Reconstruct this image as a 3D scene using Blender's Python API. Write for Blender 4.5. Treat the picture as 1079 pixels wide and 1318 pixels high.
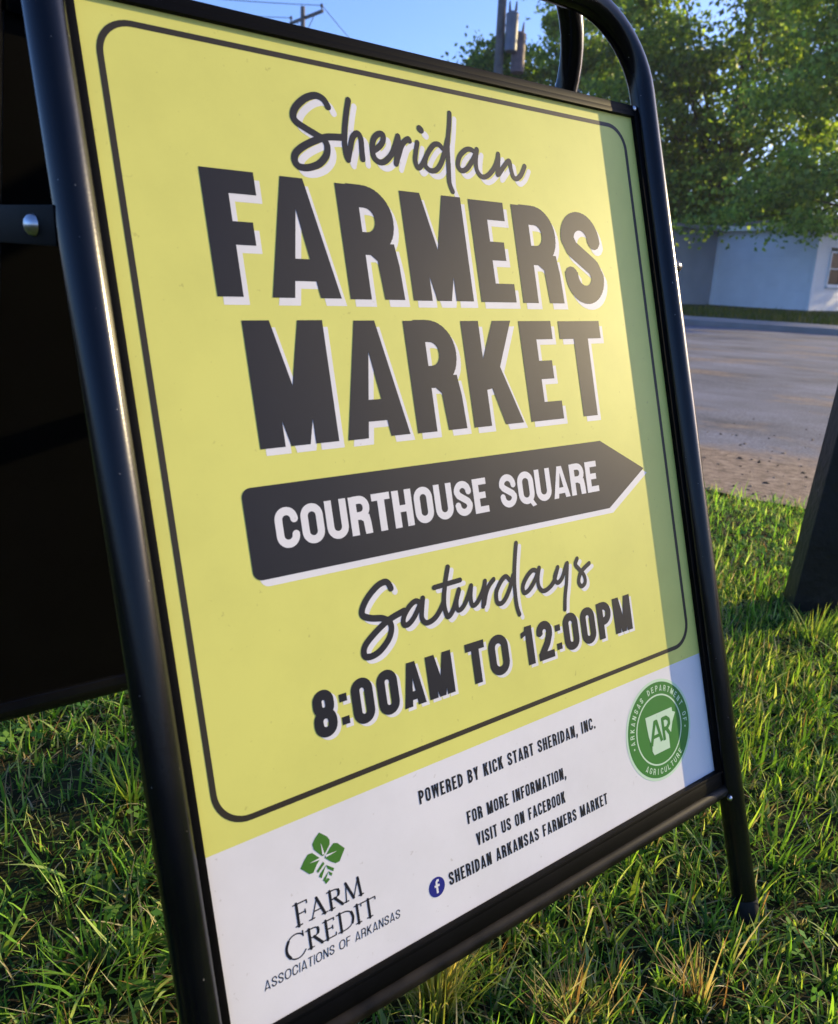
import bpy, bmesh, math, random
import numpy as np
from mathutils import Vector, Matrix
from mathutils.geometry import delaunay_2d_cdt

for o in list(bpy.data.objects):
    bpy.data.objects.remove(o)
SC = bpy.context.scene
COL = SC.collection
rng = np.random.default_rng(7)
random.seed(7)

# ------------------------------------------------------------------ camera
CAM_H = 0.68
cam_d = bpy.data.cameras.new('camera')
cam = bpy.data.objects.new('camera', cam_d)
COL.objects.link(cam)
cam.matrix_world = Matrix(((0.99921, -0.039751, 0.0, 0.0),
                           (0.011104, 0.279114, -0.960194, 0.0),
                           (0.038169, 0.959435, 0.279335, CAM_H),
                           (0, 0, 0, 1)))
cam_d.sensor_fit = 'HORIZONTAL'
cam_d.sensor_width = 36.0
cam_d.lens = 36.0 * 995.1 / 1079.0
cam_d.shift_y = -19.0 / 1079.0
cam_d.clip_start = 0.02
cam_d.clip_end = 3000.0
cam_d.dof.use_dof = True
cam_d.dof.focus_distance = 0.80
cam_d.dof.aperture_fstop = 13.0
SC.camera = cam

# ------------------------------------------------------------------ light
SUN_AZ, SUN_EL = 27.0, 15.0            # azimuth anticlockwise from +X
world = bpy.data.worlds.new('World')
SC.world = world
world.use_nodes = True
wn = world.node_tree
bg = wn.nodes['Background']
sky = wn.nodes.new('ShaderNodeTexSky')
sky.sky_type = 'NISHITA'
sky.sun_disc = False
sky.sun_elevation = math.radians(SUN_EL)
sky.sun_rotation = math.radians(90.0 - SUN_AZ)
sky.air_density = 1.0
sky.dust_density = 1.4
sky.ozone_density = 6.0
wb = wn.nodes.new('ShaderNodeMix'); wb.data_type = 'RGBA'; wb.blend_type = 'MULTIPLY'; wb.inputs[0].default_value = 1
wb.inputs[7].default_value = (1.13, 0.985, 1.11, 1)          # warm-magenta cast of the hazy sky
wn.links.new(sky.outputs[0], wb.inputs[6]); wn.links.new(wb.outputs[2], bg.inputs[0])
bg.inputs[1].default_value = 0.15
sun_d = bpy.data.lights.new('sun', 'SUN')
sun_d.energy = 4.1
sun_d.angle = math.radians(0.42)
sun_d.color = (1.0, 0.79, 0.40)
sun = bpy.data.objects.new('sun', sun_d)
COL.objects.link(sun)
ca, ce = math.radians(SUN_AZ), math.radians(SUN_EL)
SUN = Vector((math.cos(ce) * math.cos(ca), math.cos(ce) * math.sin(ca), math.sin(ce)))
sun.rotation_euler = SUN.to_track_quat('Z', 'Y').to_euler()
sun.location = (6, 3, 4)
vs = SC.view_settings
vs.view_transform = 'Standard'
vs.look = 'None'
vs.gamma = 1.0
vs.use_curve_mapping = False
vs.exposure = 1.08
SC.cycles.max_bounces = 8
SC.cycles.transparent_max_bounces = 8

# ------------------------------------------------------------------ materials
def new_mat(name):
    m = bpy.data.materials.new(name)
    m.use_nodes = True
    nt = m.node_tree
    return m, nt, nt.nodes['Principled BSDF']

def ramp(nt, fac, stops):
    r = nt.nodes.new('ShaderNodeValToRGB')
    els = r.color_ramp.elements
    while len(els) > 1:
        els.remove(els[-1])
    els[0].position = stops[0][0]; els[0].color = (*stops[0][1], 1)
    for p, c in stops[1:]:
        e = els.new(p); e.color = (*c, 1)
    nt.links.new(fac, r.inputs[0])
    return r.outputs[0]

def noise(nt, scale, detail=4, rough=0.55, coord='Object', stretch=None):
    tc = nt.nodes.new('ShaderNodeTexCoord')
    n = nt.nodes.new('ShaderNodeTexNoise')
    n.inputs['Scale'].default_value = scale
    n.inputs['Detail'].default_value = detail
    n.inputs['Roughness'].default_value = rough
    if stretch:
        mp = nt.nodes.new('ShaderNodeMapping')
        mp.inputs['Scale'].default_value = stretch
        nt.links.new(tc.outputs[coord], mp.inputs[0])
        nt.links.new(mp.outputs[0], n.inputs[0])
    else:
        nt.links.new(tc.outputs[coord], n.inputs[0])
    return n.outputs[0]

def mixc(nt, fac, a, b):
    m = nt.nodes.new('ShaderNodeMix'); m.data_type = 'RGBA'
    for i, v in ((0, fac), (6, a), (7, b)):
        if hasattr(v, 'is_output'):
            nt.links.new(v, m.inputs[i])
        else:
            m.inputs[i].default_value = v if i == 0 else (*v, 1)
    return m.outputs[2]

def add_bump(nt, bs, h, strength, dist=0.01):
    b = nt.nodes.new('ShaderNodeBump')
    b.inputs['Strength'].default_value = strength
    b.inputs['Distance'].default_value = dist
    nt.links.new(h, b.inputs['Height'])
    nt.links.new(b.outputs[0], bs.inputs['Normal'])

def simple(name, col, rough=0.6, var=0.15, scale=6.0, spec=0.5, metal=0.0, bump=0.0, bscale=60):
    m, nt, bs = new_mat(name)
    f = noise(nt, scale)
    c0 = tuple(max(0, c * (1 - var)) for c in col)
    c1 = tuple(min(1, c * (1 + var)) for c in col)
    nt.links.new(ramp(nt, f, [(0.3, c0), (0.7, c1)]), bs.inputs['Base Color'])
    bs.inputs['Roughness'].default_value = rough
    bs.inputs['Specular IOR Level'].default_value = spec
    bs.inputs['Metallic'].default_value = metal
    if bump:
        add_bump(nt, bs, noise(nt, bscale, 5), bump)
    return m

def print_mat(name, col, rough=0.47):
    m, nt, bs = new_mat(name)
    g1 = ramp(nt, noise(nt, 7.0, 6, 0.65), [(0.3, (0.90, 0.90, 0.89)), (0.6, (1.0, 1.0, 1.0))])
    g2 = ramp(nt, noise(nt, 160.0, 3, 0.6), [(0.26, (0.82, 0.80, 0.77)), (0.31, (1.0, 1.0, 1.0))])
    mu = nt.nodes.new('ShaderNodeMix'); mu.data_type = 'RGBA'; mu.blend_type = 'MULTIPLY'; mu.inputs[0].default_value = 1
    nt.links.new(g1, mu.inputs[6]); nt.links.new(g2, mu.inputs[7])
    mv = nt.nodes.new('ShaderNodeMix'); mv.data_type = 'RGBA'; mv.blend_type = 'MULTIPLY'; mv.inputs[0].default_value = 1
    nt.links.new(mu.outputs[2], mv.inputs[6]); mv.inputs[7].default_value = (*col, 1)
    nt.links.new(mv.outputs[2], bs.inputs['Base Color'])
    f = noise(nt, 9.0, 5)
    r = nt.nodes.new('ShaderNodeMapRange')
    r.inputs[3].default_value = rough - 0.05
    r.inputs[4].default_value = rough + 0.07
    nt.links.new(f, r.inputs[0]); nt.links.new(r.outputs[0], bs.inputs['Roughness'])
    bs.inputs['Specular IOR Level'].default_value = 0.28
    add_bump(nt, bs, noise(nt, 6.0, 2), 0.16, 0.004)
    return m

M_white = print_mat('print_white', (0.74, 0.715, 0.70))
M_lav = print_mat('print_pale_shadow', (0.75, 0.725, 0.71))
M_yellow = print_mat('print_yellow', (0.69, 0.665, 0.155))
M_ink = print_mat('print_ink', (0.009, 0.009, 0.014))
M_line = print_mat('print_line', (0.030, 0.024, 0.014))
M_badge = print_mat('print_badge_green', (0.045, 0.20, 0.030))
M_badgepale = print_mat('print_badge_pale', (0.55, 0.72, 0.50))
M_leafgreen = print_mat('print_leaf_green', (0.055, 0.18, 0.020))
M_fb = print_mat('print_blue', (0.015, 0.018, 0.20))

def frame_material():
    m, nt, bs = new_mat('black_powder_coat')
    f = noise(nt, 220.0, 3, 0.6)
    big = noise(nt, 14.0, 4, 0.6)
    chip = ramp(nt, f, [(0.735, (0, 0, 0)), (0.765, (1, 1, 1))])
    dust = ramp(nt, big, [(0.35, (0.0012, 0.0014, 0.0030)), (0.7, (0.0030, 0.0032, 0.0042))])
    nt.links.new(mixc(nt, chip, dust, (0.35, 0.34, 0.32)), bs.inputs['Base Color'])
    r = ramp(nt, big, [(0.3, (0.15,) * 3), (0.75, (0.26,) * 3)])
    nt.links.new(r, bs.inputs['Roughness'])
    bs.inputs['Specular IOR Level'].default_value = 0.34
    add_bump(nt, bs, noise(nt, 420.0, 2), 0.05, 0.001)
    return m
M_frame = frame_material()
M_back = simple('black_plastic_sheet', (0.0016, 0.0016, 0.0018), 0.7, 0.3, 20, 0.06)
M_sunband = simple('sun_browned_black_bar', (0.010, 0.008, 0.006), 0.45, 0.8, 40, 0.14)  # brown glow of the sunlit lower rail put into the base colour
M_lip = simple('matt_black_channel', (0.0025, 0.0023, 0.0024), 0.55, 0.5, 25, 0.07)
M_rubber = simple('black_rubber', (0.010, 0.010, 0.010), 0.8, 0.2, 30, 0.3)
M_bolt = simple('zinc_bolt', (0.55, 0.56, 0.58), 0.28, 0.1, 60, 0.5, 1.0)

# ------------------------------------------------------------------ object helpers
def tagit(o, label=None, cat=None, group=None, kind=None):
    if label: o['label'] = label
    if cat: o['category'] = cat
    if group: o['group'] = group
    if kind: o['kind'] = kind
    return o

def mesh_obj(name, verts, faces, mats, parent=None, smooth=False, mat_idx=None):
    me = bpy.data.meshes.new(name)
    me.from_pydata([tuple(v) for v in verts], [], [tuple(f) for f in faces])
    for m in (mats if isinstance(mats, (list, tuple)) else [mats]):
        me.materials.append(m)
    if mat_idx is not None:
        me.polygons.foreach_set('material_index', mat_idx)
    if smooth:
        me.polygons.foreach_set('use_smooth', [True] * len(me.polygons))
    me.update()
    o = bpy.data.objects.new(name, me)
    COL.objects.link(o)
    if parent is not None:
        o.parent = parent
    return o

def fast_mesh(name, V, F, mats, col=None, parent=None, smooth=False):
    """V (n,3) float array, F (m,k) int array of k-gons"""
    me = bpy.data.meshes.new(name)
    n, m, k = len(V), len(F), F.shape[1]
    me.vertices.add(n); me.vertices.foreach_set('co', V.astype(np.float32).ravel())
    me.loops.add(m * k); me.loops.foreach_set('vertex_index', F.astype(np.int32).ravel())
    me.polygons.add(m)
    me.polygons.foreach_set('loop_start', np.arange(0, m * k, k, dtype=np.int32))
    if col is not None:
        a = me.attributes.new('tint', 'FLOAT_COLOR', 'POINT')
        c4 = np.ones((n, 4), np.float32); c4[:, :3] = col
        a.data.foreach_set('color', c4.ravel())
    me.materials.append(mats)
    me.update(calc_edges=True)
    if smooth:
        me.polygons.foreach_set('use_smooth', np.ones(m, bool))
    o = bpy.data.objects.new(name, me)
    COL.objects.link(o)
    if parent is not None:
        o.parent = parent
    return o

def empty(name, loc, rz=0.0):
    o = bpy.data.objects.new(name, None)
    o.empty_display_size = 0.1
    o.location = loc; o.rotation_euler = (0, 0, rz)
    COL.objects.link(o)
    return o

class MB:
    def __init__(s): s.v = []; s.f = []
    def add(s, verts, faces):
        b = len(s.v); s.v += [Vector(v) for v in verts]
        s.f += [[i + b for i in f] for f in faces]
        return s
    def box(s, c, h, axes=None, bev=0.0):
        ax = axes or (Vector((1, 0, 0)), Vector((0, 1, 0)), Vector((0, 0, 1)))
        c = Vector(c)
        if bev <= 0:
            vs_ = [c + ax[0] * (h[0] * i) + ax[1] * (h[1] * j) + ax[2] * (h[2] * k) for i in (-1, 1) for j in (-1, 1) for k in (-1, 1)]
            s.add(vs_, [(0, 1, 3, 2), (4, 6, 7, 5), (0, 4, 5, 1), (2, 3, 7, 6), (0, 2, 6, 4), (1, 5, 7, 3)])
        else:
            bm = bmesh.new()
            bmesh.ops.create_cube(bm, size=2.0)
            for v in bm.verts:
                v.co = Vector((v.co.x * h[0], v.co.y * h[1], v.co.z * h[2]))
            bmesh.ops.bevel(bm, geom=bm.edges[:], offset=bev, segments=2, affect='EDGES', profile=0.6)
            bm.verts.index_update()
            s.add([c + ax[0] * v.co.x + ax[1] * v.co.y + ax[2] * v.co.z for v in bm.verts], [[v.index for v in f.verts] for f in bm.faces])
            bm.free()
        return s
    def tube(s, pts, rad, seg=12, caps=True):
        pts = [Vector(p) for p in pts]
        n = len(pts)
        rads = rad if isinstance(rad, (list, tuple)) else [rad] * n
        t0 = (pts[1] - pts[0]).normalized()
        up = Vector((0, 0, 1)) if abs(t0.z) < 0.9 else Vector((1, 0, 0))
        a = t0.cross(up).normalized()
        vs_, fs = [], []
        for i in range(n):
            t = (pts[min(i + 1, n - 1)] - pts[max(i - 1, 0)]).normalized()
            a = (a - t * a.dot(t)).normalized(); b = t.cross(a)
            for k in range(seg):
                w = 2 * math.pi * k / seg
                vs_.append(pts[i] + (a * math.cos(w) + b * math.sin(w)) * rads[i])
        for i in range(n - 1):
            for k in range(seg):
                k2 = (k + 1) % seg
                fs.append((i * seg + k, i * seg + k2, (i + 1) * seg + k2, (i + 1) * seg + k))
        if caps:
            fs.append(tuple(range(seg))[::-1]); fs.append(tuple((n - 1) * seg + k for k in range(seg)))
        return s.add(vs_, fs)
    def build(s, name, m, parent=None, smooth=False, T=None):
        vv = [T(v) for v in s.v] if T else s.v
        o = mesh_obj(name, vv, s.f, m, parent, smooth)
        bm = bmesh.new(); bm.from_mesh(o.data)
        bmesh.ops.recalc_face_normals(bm, faces=bm.faces[:])
        bm.to_mesh(o.data); bm.free()
        if smooth:
            try: o.data.set_sharp_from_angle(angle=math.radians(40))
            except Exception: pass
        return o

# ------------------------------------------------------------------ terrain helpers
def acr(x, y): return 0.59 * x + 0.81 * y          # distance across the road
def alo(x, y): return 0.81 * x - 0.59 * y          # distance along the road
def xy(a, d):
    k = 0.59 ** 2 + 0.81 ** 2
    return ((0.81 * a + 0.59 * d) / k, (-0.59 * a + 0.81 * d) / k)
def zg(x, y):
    d = acr(x, y)
    return -0.006 * min(max(d - 2.5, 0.0), 43.0)
def zg_np(x, y): return -0.006 * np.clip(0.59 * x + 0.81 * y - 2.5, 0, 43.0)

# ground sheet
def make_ground():
    a = np.concatenate([np.array([-900, -400, -200, -100, -60, -40, -25, -15, -10, -7]), np.arange(-5, 6.01, 0.1), np.array([8, 11, 16, 25, 40, 60, 100, 200, 400, 900.])])
    d = np.concatenate([np.array([-900, -400, -200, -100, -50, -25, -12, -7]), np.arange(-5, 2.71, 0.1), np.array([3.2, 6, 10, 15, 17.2, 20, 30, 45.5, 60, 100, 200, 400, 900.])])
    A, D = np.meshgrid(a, d)
    k = 0.59 ** 2 + 0.81 ** 2
    X = (0.81 * A + 0.59 * D) / k; Y = (-0.59 * A + 0.81 * D) / k
    Zv = zg_np(X, Y)
    near = (D < 2.55) & (D > -5) & (np.abs(A) < 6)
    Zv = Zv + near * (0.008 * np.sin(X * 7.1 + 1.3) * np.sin(Y * 6.3) + 0.004 * np.sin(X * 19 + Y * 13))
    Zv = np.where((D > 2.6) & (D < 17), Zv - 0.02, Zv)
    V = np.stack([X.ravel(), Y.ravel(), Zv.ravel()], 1)
    nx = len(a); i, j = np.meshgrid(np.arange(nx - 1), np.arange(len(d) - 1))
    q = (j * nx + i).ravel()
    F = np.stack([q, q + 1, q + nx + 1, q + nx], 1)
    m, nt, bs = new_mat('soil_and_thatch')
    f = noise(nt, 16.0, 8, 0.7); g = noise(nt, 1.3, 4)
    c1 = ramp(nt, f, [(0.3, (0.008, 0.007, 0.004)), (0.5, (0.022, 0.018, 0.009)), (0.7, (0.075, 0.060, 0.030))])
    c2 = ramp(nt, g, [(0.4, (0.020, 0.034, 0.010)), (0.65, (0.060, 0.065, 0.022))])
    nt.links.new(mixc(nt, 0.45, c1, c2), bs.inputs['Base Color'])
    bs.inputs['Roughness'].default_value = 0.95
    bs.inputs['Specular IOR Level'].default_value = 0.1
    add_bump(nt, bs, noise(nt, 60, 6, 0.7), 0.8, 0.02)
    o = fast_mesh('ground', V, F, m, smooth=True)
    tagit(o, kind='structure')
make_ground()

def road_mat():
    m, nt, bs = new_mat('worn_asphalt')
    tc = nt.nodes.new('ShaderNodeTexCoord')
    sep = nt.nodes.new('ShaderNodeSeparateXYZ'); nt.links.new(tc.outputs['Object'], sep.inputs[0])
    # d coordinate is local Y of the road object
    fine = noise(nt, 90, 6, 0.75)
    mid = noise(nt, 1.1, 7, 0.65, stretch=(0.7, 1.0, 1.0))
    base = ramp(nt, fine, [(0.30, (0.055, 0.058, 0.078)), (0.5, (0.125, 0.130, 0.162)), (0.72, (0.27, 0.275, 0.32))])
    worn = ramp(nt, mid, [(0.36, (0.50,) * 3), (0.5, (0.95,) * 3), (0.66, (1.35,) * 3)])
    mul = nt.nodes.new('ShaderNodeMix'); mul.data_type = 'RGBA'; mul.blend_type = 'MULTIPLY'; mul.inputs[0].default_value = 1
    nt.links.new(base, mul.inputs[6]); nt.links.new(worn, mul.inputs[7])
    # sand washed over the near edge
    patch = noise(nt, 1.25, 8, 0.68, stretch=(0.62, 1.0, 1.0))
    dd = nt.nodes.new('ShaderNodeMapRange'); dd.inputs[1].default_value = 2.7; dd.inputs[2].default_value = 4.0
    dd.inputs[3].default_value = 0.36; dd.inputs[4].default_value = 0.0; dd.interpolation_type = 'SMOOTHSTEP'
    nt.links.new(sep.outputs[1], dd.inputs[0])
    add = nt.nodes.new('ShaderNodeMath'); add.operation = 'MULTIPLY_ADD'
    add.inputs[1].default_value = 1.0
    nt.links.new(dd.outputs[0], add.inputs[0])
    nt.links.new(patch, add.inputs[2])                    # patch - 0.075*d
    sand = ramp(nt, add.outputs[0], [(0.53, (0, 0, 0)), (0.60, (0.5,) * 3), (0.72, (1, 1, 1))])
    sandc = ramp(nt, noise(nt, 22, 7, 0.75), [(0.3, (0.055, 0.036, 0.024)), (0.47, (0.21, 0.145, 0.098)), (0.60, (0.32, 0.235, 0.165)), (0.75, (0.46, 0.36, 0.27))])
    nt.links.new(mixc(nt, sand, mul.outputs[2], sandc), bs.inputs['Base Color'])
    bs.inputs['Roughness'].default_value = 0.82
    bs.inputs['Specular IOR Level'].default_value = 0.35
    add_bump(nt, bs, noise(nt, 120, 5, 0.8), 0.5, 0.01)
    return m

def strip_obj(name, a0, a1, d0f, d1, dz, mat, na=240, nd=14, thick=0.0, d0noise=None):
    """sheet in road coordinates; object axes: local x = along, local y = across"""
    ang = math.atan2(-0.59, 0.81)
    k = math.sqrt(0.59 ** 2 + 0.81 ** 2)
    av = np.linspace(a0, a1, na); V = []; F = []
    for i, a in enumerate(av):
        s = d0f + (d0noise(a) if d0noise else 0)
        for j in range(nd + 1):
            d = s + (d1 - s) * (j / nd) ** 1.5
            X, Y = xy(a, d)
            V.append((a / k, d / k, zg(X, Y) + dz))
    for i in range(na - 1):
        for j in range(nd):
            p = i * (nd + 1) + j
            F.append((p, p + nd + 1, p + nd + 2, p + 1))
    o = mesh_obj(name, V, F, mat)
    o.rotation_euler = (0, 0, ang)
    return o
edge_wob = lambda a: 0.07 * math.sin(a * 3.1 + 0.5) + 0.05 * math.sin(a * 7.7) + 0.03 * math.sin(a * 17.3 + 2)
road = strip_obj('road', -60, 60, 2.68, 14.9, 0.004, road_mat(), 900, 20, d0noise=lambda a: edge_wob(a) if abs(a) < 12 else 0)
tagit(road, kind='structure')
M_conc = simple('pale_concrete', (0.24, 0.225, 0.215), 0.85, 0.18, 1.6, 0.3, bump=0.3)
pv = strip_obj('pavement', -60, 60, 15.08, 16.9, 0.10, M_conc, 60, 2); tagit(pv, kind='structure')
kb = MB()
ex = Vector((0.81, -0.59, 0)).normalized(); ey = Vector((0.59, 0.81, 0)).normalized()
kx, ky = xy(0, 14.99)
kb.box((kx, ky, zg(kx, ky) + 0.035), (60, 0.085, 0.07), (ex, ey, Vector((0, 0, 1))), 0.012)
kerb = kb.build('kerb', M_conc); tagit(kerb, kind='structure')
vg = strip_obj('verge', -60, 60, 16.9, 60, 0.085, simple('verge_turf', (0.030, 0.048, 0.014), 0.95, 0.5, 3.0, 0.1, bump=0.6, bscale=30), 60, 8)
tagit(vg, kind='structure')

# ------------------------------------------------------------------ sign frame of reference
UW = Vector((0.802143, 0.597132, 0.0)); VW = Vector((-0.178234, 0.239427, 0.954415)); NW = Vector((0.569912, -0.765577, 0.298484))
TW = Vector((-0.112043, 0.398818, -0.510361 + CAM_H))
W, H = 0.5569, 0.711
def fp(u, v, n=0.0): return TW + UW * u + VW * v + NW * n
BACK = Vector((-NW.x, -NW.y, 0)).normalized()

SIGN_LOC = fp(W / 2, 0) ; SIGN_LOC.z = 0; SIGN_LOC += BACK * 0.2
sign = empty('a_frame_sign', SIGN_LOC, math.radians(36.6648))
bpy.context.view_layer.update()
SINV = Matrix.Translation(SIGN_LOC) @ Matrix.Rotation(math.radians(36.6648), 4, 'Z')
SINV = SINV.inverted()
TL_ = lambda v: SINV @ Vector(v)
tagit(sign, 'black tube A-frame pavement sign with a yellow farmers market poster, standing on the grass', 'sign')

def loop_path(P, v_left, v_right, vt=0.818, r=0.085, m=0.0185, n=0.0):
    pts = [P(-m, v_left, n)]
    L = 10
    for i in range(1, L): pts.append(P(-m, v_left + (vt - r - v_left) * i / L, n))
    for i in range(0, 13):
        a = math.pi - i / 12 * math.pi / 2
        pts.append(P(-m + r + r * math.cos(a), vt - r + r * math.sin(a), n))
    for i in range(1, 6): pts.append(P(-m + r + (W + 2 * m - 2 * r) * i / 6, vt, n))
    for i in range(0, 13):
        a = math.pi / 2 - i / 12 * math.pi / 2
        pts.append(P(W + m - r + r * math.cos(a), vt - r + r * math.sin(a), n))
    for i in range(1, L + 1): pts.append(P(W + m, vt - r - (vt - r - v_right) * i / L, n))
    return pts
AX = (UW, VW, NW)
vfoot = -TW.z / VW.z + 0.006
b = MB(); b.tube(loop_path(fp, vfoot, vfoot, n=0.004), 0.0131, 28); front = b.build('front_frame', M_frame, sign, True, TL_)
for u_ in (-0.0185, W + 0.0185):
    b = MB(); b.tube([fp(u_, vfoot - 0.004, 0.004), fp(u_, vfoot + 0.004, 0.004), fp(u_, vfoot + 0.022, 0.004), fp(u_, vfoot + 0.024, 0.004)], [0.0138, 0.0140, 0.0138, 0.0132], 20)
    b.build('foot_cap', M_rubber, sign, True, TL_)
# rails: round bar with a slotted lip that holds the sheet
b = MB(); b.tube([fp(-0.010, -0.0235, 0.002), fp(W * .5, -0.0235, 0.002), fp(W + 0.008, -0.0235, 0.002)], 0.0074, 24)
brail = b.build('bottom_rail', M_sunband, sign, True, TL_)
b = MB(); b.box(fp(W / 2, -0.0085, -0.001), (W / 2 + 0.004, 0.0088, 0.0075), AX, 0.0040)
b.box(fp(W / 2, -0.0012, 0.0035), (W / 2 + 0.004, 0.0016, 0.0035), AX, 0.0006)
b.build('bottom_channel', M_lip, sign, True, TL_)
b = MB(); b.box(fp(W / 2, H + 0.0045, -0.001), (W / 2 + 0.006, 0.0042, 0.0052), AX, 0.0016)
b.box(fp(W / 2, H - 0.0006, 0.0022), (W / 2 + 0.004, 0.0026, 0.0022), AX, 0.0008)
b.build('top_rail', M_lip, sign, True, TL_)
for u_ in (-0.0030, W + 0.0030):
    b = MB(); b.box(fp(u_, H / 2, 0.0015), (0.0034, H / 2 + 0.003, 0.0034), AX, 0.0010)
    b.build('side_channel', M_lip, sign, True, TL_)
# rivets at the rail ends
for (u_, v_, n_) in ((W + 0.006, -0.030, 0.011), (W + 0.001, H + 0.005, 0.0045), (0.002, H + 0.005, 0.0045), (-0.003, -0.030, 0.011)):
    b = MB(); b.tube([fp(u_, v_, n_ - .002), fp(u_, v_, n_ + 0.001), fp(u_, v_, n_ + 0.0022)], [0.0030, 0.0028, 0.0012], 12)
    b.build('rivet', M_bolt, sign, True, TL_)

# ------------------------------------------------------------------ rear frame
top = 0.818
def rear_frame(phi, g, s, dz, rot, ro):
    vr = Vector((0, 0, 1)) * math.cos(phi) - BACK * math.sin(phi)
    piv = TW + VW * top + BACK * g - UW * s + Vector((0, 0, dz)) + UW * (W + 0.0185)
    ur = (UW * math.cos(rot) + BACK * math.sin(rot)).normalized()
    vr = (vr - ur * ur.dot(vr)).normalized()
    u2 = ur * math.cos(ro) + vr * math.sin(ro); v2 = vr * math.cos(ro) - ur * math.sin(ro)
    n2 = u2.cross(v2)
    return (lambda u, v, n=0.0: piv + u2 * (u - (W + 0.0185)) + v2 * (v - top) + n2 * n), u2, v2, n2
rp, RU, RV, RN = rear_frame(0.235, 0.040, 0.010, 0.046, 0.055, -0.062)
vl = -rp(-0.0185, 0).z / RV.z + 0.006; vr_ = -rp(W + 0.0185, 0).z / RV.z + 0.006
b = MB(); b.tube(loop_path(rp, vl, vr_, r=0.118), 0.0131, 28); b.build('rear_frame', M_frame, sign, True, TL_)
RAX = (RU, RV, RN)
for u_, v_ in ((-0.0185, vl), (W + 0.0185, vr_)):
    b = MB(); b.tube([rp(u_, v_ - 0.004), rp(u_, v_ + 0.004), rp(u_, v_ + 0.022)], [0.0150, 0.0156, 0.0150], 20)
    b.build('foot_cap', M_rubber, sign, True, TL_)
HR = H - 0.085
b = MB(); b.box(rp(W / 2, HR / 2), (W / 2 + 0.005, HR / 2 + 0.004, 0.0022), RAX); b.build('rear_panel', M_back, sign, False, TL_)
b = MB(); b.tube([rp(-0.012, -0.0100), rp(W * .5, -0.0100), rp(W + 0.012, -0.0100)], 0.0128, 20); b.build('rear_bottom_rail', M_frame, sign, True, TL_)
b = MB(); b.box(rp(W / 2, HR + 0.0085), (W / 2 + 0.006, 0.0085, 0.0085), RAX, 0.003); b.build('rear_top_rail', M_frame, sign, True, TL_)

# acorn nut on the outer side of the right tube
b = MB(); p0 = fp(W + 0.0185, 0.553, -0.002)
b.tube([p0 + UW * .008, p0 + UW * .0225, p0 + UW * .0226, p0 + UW * .029, p0 + UW * .034, p0 + UW * .036], [.0095, .0095, .0078, .0076, .0052, .0010], 16)
b.build('nut', M_frame, sign, True, TL_)

# spreader bars with bolts, one on each side
for side in (-1, 1):
    u0 = -0.0185 if side < 0 else W + 0.0185
    vv = 0.557
    A = fp(u0, vv, -0.006) + UW * side * 0.0145
    Bp = rp(u0, vv - 0.079) + RU * side * 0.0145
    d = (Bp - A).normalized(); q = UW.cross(d).normalized()
    if q.z < 0: q = -q
    w_ = d.cross(q)
    L = (Bp - A).length
    b = MB(); b.box((A + Bp) / 2, (L / 2 + 0.010, 0.0125, 0.0016), (d, q, w_), 0.0012)
    n_ = len(b.v)
    bar = b.build('spreader_bar', M_lip, sign, True, TL_)
    for C_ in ((A + d * 0.020) if side < 0 else A, Bp):
        b = MB(); ax = UW * side
        b.tube([C_ - ax * .004, C_ + ax * 0.0025, C_ + ax * 0.0052, C_ + ax * 0.0070, C_ + ax * 0.0076], [0.0072, 0.0072, 0.0060, 0.0036, 0.0008], 18)
        b.build('bolt', M_bolt, bar, True, TL_)

# ------------------------------------------------------------------ printed sheet
b = MB(); b.box(fp(W / 2, H / 2, -0.0012), (W / 2 + 0.003, H / 2 + 0.003, 0.0012), AX)
poster = b.build('poster', M_white, sign, False, TL_)

def union_mesh(polys):
    """2D union of polygons -> triangles without overlap"""
    verts, faces = [], []
    for p in polys:
        k = len(verts)
        ar = sum(p[i][0] * p[(i + 1) % len(p)][1] - p[(i + 1) % len(p)][0] * p[i][1] for i in range(len(p)))
        if abs(ar) < 1e-7: continue
        if ar < 0: p = p[::-1]
        verts += [Vector((x, y)) for x, y in p]
        faces.append(list(range(k, k + len(p))))
    r = delaunay_2d_cdt(verts, [], faces, 0, 1e-5)
    vo, fo, of = r[0], r[2], r[5]
    keep = [f for f, o in zip(fo, of) if len(o)]
    return [(v.x, v.y) for v in vo], keep

def flat(name, polys, mat, layer, off=(0, 0), parent=None, clip=None):
    V2, F = union_mesh(polys)
    V3 = [TL_(fp((x + off[0]) / 1000, (y + off[1]) / 1000, layer * 0.00006)) for x, y in V2]
    nrm = None
    o = mesh_obj(name, V3, F, mat, parent or poster)
    return o

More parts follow.
